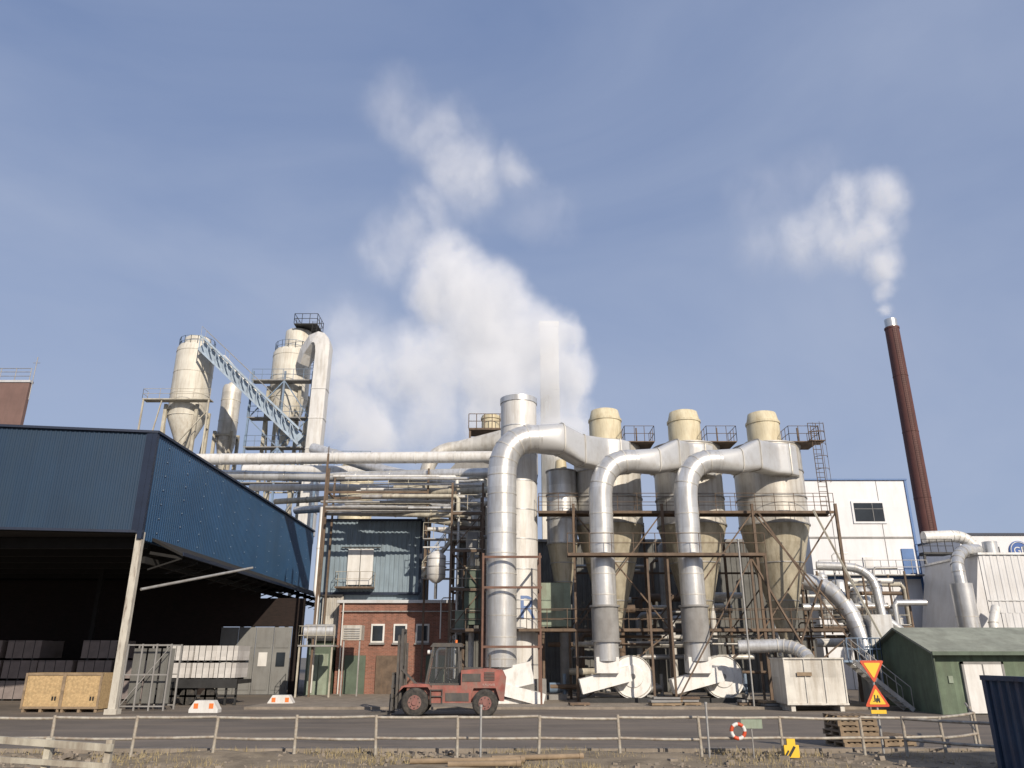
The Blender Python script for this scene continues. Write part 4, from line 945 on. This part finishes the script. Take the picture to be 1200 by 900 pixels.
for y in(fy-.3,fy+.3): b.cyl((-4.72,y,.4),(-4.72,y,3.0),.05,n=8)
for z in(.6,1.9,3.45): b.bb(-4.9,-4.8,fy-.5,fy+.5,z,z+.14)
for y in(fy-.35,fy-.15,fy+.15,fy+.35): b.cyl((-5.0,y,1.0),(-5.0,y,3.35),.02,n=5)
b.beam((-4.8,fy-.55,1.9),(-4.0,fy-.55,1.15),.09); part(b,'mast',m_mast,fk)
b=MB()
for z in(.25,.75,1.15): b.bb(-5.2,-5.1,fy-.9,fy+.9,z,z+.12)
for k in range(7): b.bb(-5.18,-5.12,fy-.88+k*.29,fy-.84+k*.29,.3,1.7)
b.bb(-5.18,-5.12,fy-.9,fy+.9,1.7,1.76); part(b,'fork_carriage',m_mast,fk)
for y in(fy-.5,fy+.5):
    b=MB(); b.prism([(-5.2,y-.08,.9),(-5.28,y-.08,.9),(-5.3,y-.08,.16),(-6.3,y-.08,.12),(-6.3,y-.08,.08),(-5.2,y-.08,.06)],(0,.16,0)); part(b,'fork',m_mast,fk)
text_part('KALMAR',.14,(-1.0,y0+.045,1.27),m_fadew,fk)

# ------------------------------------------------------------------ steam
def steam(name,label,blobs,seed,dens,warp,base,emit,lo=.34,hi=.62):
    import bmesh
    bm=bmesh.new()
    for (x,y,z,r,w) in blobs:
        bmesh.ops.create_icosphere(bm,subdivisions=2,radius=r*1.5+.5,matrix=Matrix.Translation(Vector((x,y,z))-Vector(base)))
    me=bpy.data.meshes.new(name); bm.to_mesh(me); bm.free()
    o=bpy.data.objects.new(name,me); COL.objects.link(o); o.location=base
    md=o.modifiers.new('union','REMESH'); md.mode='VOXEL'; md.voxel_size=.9
    o['label']=label; o['category']='steam'; o['kind']='stuff'
    m=bpy.data.materials.new(name+'_volume'); m.use_nodes=True; nt=m.node_tree; N=nt.nodes; L=nt.links
    N.remove(N['Principled BSDF']); out=N['Material Output']
    vs=N.new('ShaderNodeVolumeScatter'); vs.inputs['Color'].default_value=(1,1,1,1); vs.inputs['Anisotropy'].default_value=-.2
    em=N.new('ShaderNodeEmission'); em.inputs['Color'].default_value=(.95,.95,1,1)  # added glow in the steam, stands in for multiple light scattering
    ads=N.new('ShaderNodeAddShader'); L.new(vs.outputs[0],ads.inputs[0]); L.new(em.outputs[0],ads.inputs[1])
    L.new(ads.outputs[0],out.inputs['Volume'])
    tc=N.new('ShaderNodeTexCoord')
    nz=N.new('ShaderNodeTexNoise'); nz.inputs['Scale'].default_value=.12; nz.inputs['Detail'].default_value=5.5; nz.inputs['Roughness'].default_value=.64; nz.noise_dimensions='4D'; nz.inputs['W'].default_value=seed
    L.new(tc.outputs['Object'],nz.inputs['Vector'])
    sb=N.new('ShaderNodeVectorMath'); sb.operation='SUBTRACT'; sb.inputs[1].default_value=(.5,.5,.5); L.new(nz.outputs['Color'],sb.inputs[0])
    sc=N.new('ShaderNodeVectorMath'); sc.operation='SCALE'; sc.inputs['Scale'].default_value=warp*2; L.new(sb.outputs[0],sc.inputs[0])
    ad=N.new('ShaderNodeVectorMath'); ad.operation='ADD'; L.new(tc.outputs['Object'],ad.inputs[0]); L.new(sc.outputs[0],ad.inputs[1])
    last=None
    for (x,y,z,r,w) in blobs:
        ds=N.new('ShaderNodeVectorMath'); ds.operation='DISTANCE'; ds.inputs[1].default_value=(x-base[0],y-base[1],z-base[2]); L.new(ad.outputs[0],ds.inputs[0])
        mr=N.new('ShaderNodeMapRange'); mr.interpolation_type='SMOOTHSTEP'; mr.inputs[1].default_value=r*1.3; mr.inputs[2].default_value=r*.3; mr.inputs[3].default_value=0; mr.inputs[4].default_value=w
        L.new(ds.outputs['Value'],mr.inputs[0])
        if last is None: last=mr.outputs[0]
        else:
            a=N.new('ShaderNodeMath'); a.operation='MAXIMUM'; L.new(last,a.inputs[0]); L.new(mr.outputs[0],a.inputs[1]); last=a.outputs[0]
    mp=N.new('ShaderNodeMapping'); mp.inputs['Rotation'].default_value=(0,R(-38),0); mp.inputs['Scale'].default_value=(1.4,1.2,.75); L.new(ad.outputs[0],mp.inputs[0])
    n2=N.new('ShaderNodeTexNoise'); n2.inputs['Scale'].default_value=.22; n2.inputs['Detail'].default_value=6; n2.inputs['Roughness'].default_value=.62; L.new(mp.outputs[0],n2.inputs['Vector'])
    r2=N.new('ShaderNodeMapRange'); r2.inputs[1].default_value=lo; r2.inputs[2].default_value=hi; r2.inputs[3].default_value=.03; L.new(n2.outputs['Fac'],r2.inputs[0])
    # dense cores stay filled: exponent grows the noise influence only toward the edge
    core=N.new('ShaderNodeMath'); core.operation='POWER'; core.inputs[1].default_value=3.0; L.new(last,core.inputs[0])
    mxn=N.new('ShaderNodeMath'); mxn.operation='MAXIMUM'; cs=N.new('ShaderNodeMath'); cs.operation='MULTIPLY'; cs.inputs[1].default_value=.55; L.new(core.outputs[0],cs.inputs[0]); L.new(cs.outputs[0],mxn.inputs[0]); L.new(r2.outputs[0],mxn.inputs[1])
    mu=N.new('ShaderNodeMath'); mu.operation='MULTIPLY'; L.new(last,mu.inputs[0]); L.new(mxn.outputs[0],mu.inputs[1])
    m2=N.new('ShaderNodeMath'); m2.operation='MULTIPLY'; m2.inputs[1].default_value=dens; L.new(mu.outputs[0],m2.inputs[0])
    L.new(m2.outputs[0],vs.inputs['Density'])
    m3=N.new('ShaderNodeMath'); m3.operation='MULTIPLY'; m3.inputs[1].default_value=emit; L.new(m2.outputs[0],m3.inputs[0]); L.new(m3.outputs[0],em.inputs['Strength'])  # glow follows density to brighten the plume; steam is no light source
    me.materials.append(m)
    try: m.cycles.volume_step_rate=.4
    except Exception as e: print('steprate',e)
    return o
Y=84
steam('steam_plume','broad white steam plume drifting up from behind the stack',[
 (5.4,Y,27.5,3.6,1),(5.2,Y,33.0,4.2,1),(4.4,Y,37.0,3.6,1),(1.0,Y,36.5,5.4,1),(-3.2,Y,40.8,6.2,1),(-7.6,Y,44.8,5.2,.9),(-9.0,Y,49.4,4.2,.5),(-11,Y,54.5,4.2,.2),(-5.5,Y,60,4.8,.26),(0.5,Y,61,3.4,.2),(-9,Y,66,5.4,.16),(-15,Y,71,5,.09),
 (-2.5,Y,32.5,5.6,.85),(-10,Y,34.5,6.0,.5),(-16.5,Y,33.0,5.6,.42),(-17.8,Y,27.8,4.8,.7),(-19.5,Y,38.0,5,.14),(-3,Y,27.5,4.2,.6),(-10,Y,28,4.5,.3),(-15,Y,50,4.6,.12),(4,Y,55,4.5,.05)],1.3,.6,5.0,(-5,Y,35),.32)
Y=100
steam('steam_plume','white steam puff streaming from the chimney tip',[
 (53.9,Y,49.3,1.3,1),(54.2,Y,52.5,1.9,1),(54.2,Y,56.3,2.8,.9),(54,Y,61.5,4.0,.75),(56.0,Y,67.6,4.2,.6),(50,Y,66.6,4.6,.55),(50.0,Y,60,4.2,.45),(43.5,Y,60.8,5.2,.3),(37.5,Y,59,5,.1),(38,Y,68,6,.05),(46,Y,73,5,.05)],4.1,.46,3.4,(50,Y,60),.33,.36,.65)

# ------------------------------------------------------------------ camera, light, world
cam=bpy.data.cameras.new('camera'); co=bpy.data.objects.new('camera',cam); COL.objects.link(co)
co.location=(0,0,2.4); co.rotation_euler=(R(90+19.55),0,0); cam.sensor_width=36; cam.lens=27.03; cam.clip_end=5000; cam.clip_start=.1
scene.camera=co
EL,AZ=28,25
S=Vector((math.sin(R(AZ))*math.cos(R(EL)),-math.cos(R(AZ))*math.cos(R(EL)),math.sin(R(EL))))
sl=bpy.data.lights.new('sun','SUN'); sl.energy=4.7; sl.angle=R(.5); sl.color=(1,.89,.75)
so=bpy.data.objects.new('sun',sl); COL.objects.link(so); so.rotation_euler=S.to_track_quat('Z','Y').to_euler()
wd=bpy.data.worlds.new('World'); scene.world=wd; wd.use_nodes=True; nt=wd.node_tree; N=nt.nodes; L=nt.links
bg=N['Background']; bg.inputs['Strength'].default_value=.115
sky=N.new('ShaderNodeTexSky'); sky.sky_type='NISHITA'; sky.sun_disc=False; sky.sun_elevation=R(EL); sky.sun_rotation=R(180-AZ); sky.air_density=1.0; sky.dust_density=1.5; sky.ozone_density=1.5
tc=N.new('ShaderNodeTexCoord'); mp=N.new('ShaderNodeMapping'); mp.inputs['Scale'].default_value=(1.0,1.0,2.4); mp.inputs['Rotation'].default_value=(0,R(25),R(20)); L.new(tc.outputs['Generated'],mp.inputs[0])
hz=N.new('ShaderNodeMix'); hz.data_type='RGBA'; hz.inputs[0].default_value=.68; hz.inputs[7].default_value=(2.05,2.75,4.7,1); L.new(sky.outputs[0],hz.inputs[6])
nz=N.new('ShaderNodeTexNoise'); nz.inputs['Scale'].default_value=1.5; nz.inputs['Detail'].default_value=7; nz.inputs['Roughness'].default_value=.52; nz.inputs['Distortion'].default_value=.6; L.new(mp.outputs[0],nz.inputs['Vector'])
mr=N.new('ShaderNodeMapRange'); mr.inputs[1].default_value=.36; mr.inputs[2].default_value=.80; mr.inputs[3].default_value=0; mr.inputs[4].default_value=.6; L.new(nz.outputs['Fac'],mr.inputs[0])
sx=N.new('ShaderNodeSeparateXYZ'); L.new(tc.outputs['Generated'],sx.inputs[0])
hr=N.new('ShaderNodeMapRange'); hr.inputs[1].default_value=0; hr.inputs[2].default_value=.6; hr.inputs[3].default_value=.5; hr.inputs[4].default_value=.0; L.new(sx.outputs[2],hr.inputs[0])
mxx=N.new('ShaderNodeMath'); mxx.operation='ADD'; mxx.use_clamp=True; L.new(mr.outputs[0],mxx.inputs[0]); L.new(hr.outputs[0],mxx.inputs[1])
mx=N.new('ShaderNodeMix'); mx.data_type='RGBA'; mx.inputs[7].default_value=(3.75,4.3,5.6,1); L.new(mxx.outputs[0],mx.inputs[0]); L.new(hz.outputs[2],mx.inputs[6]); L.new(mx.outputs[2],bg.inputs['Color'])
scene.view_settings.view_transform='Standard'; scene.view_settings.look='None'; scene.view_settings.exposure=0
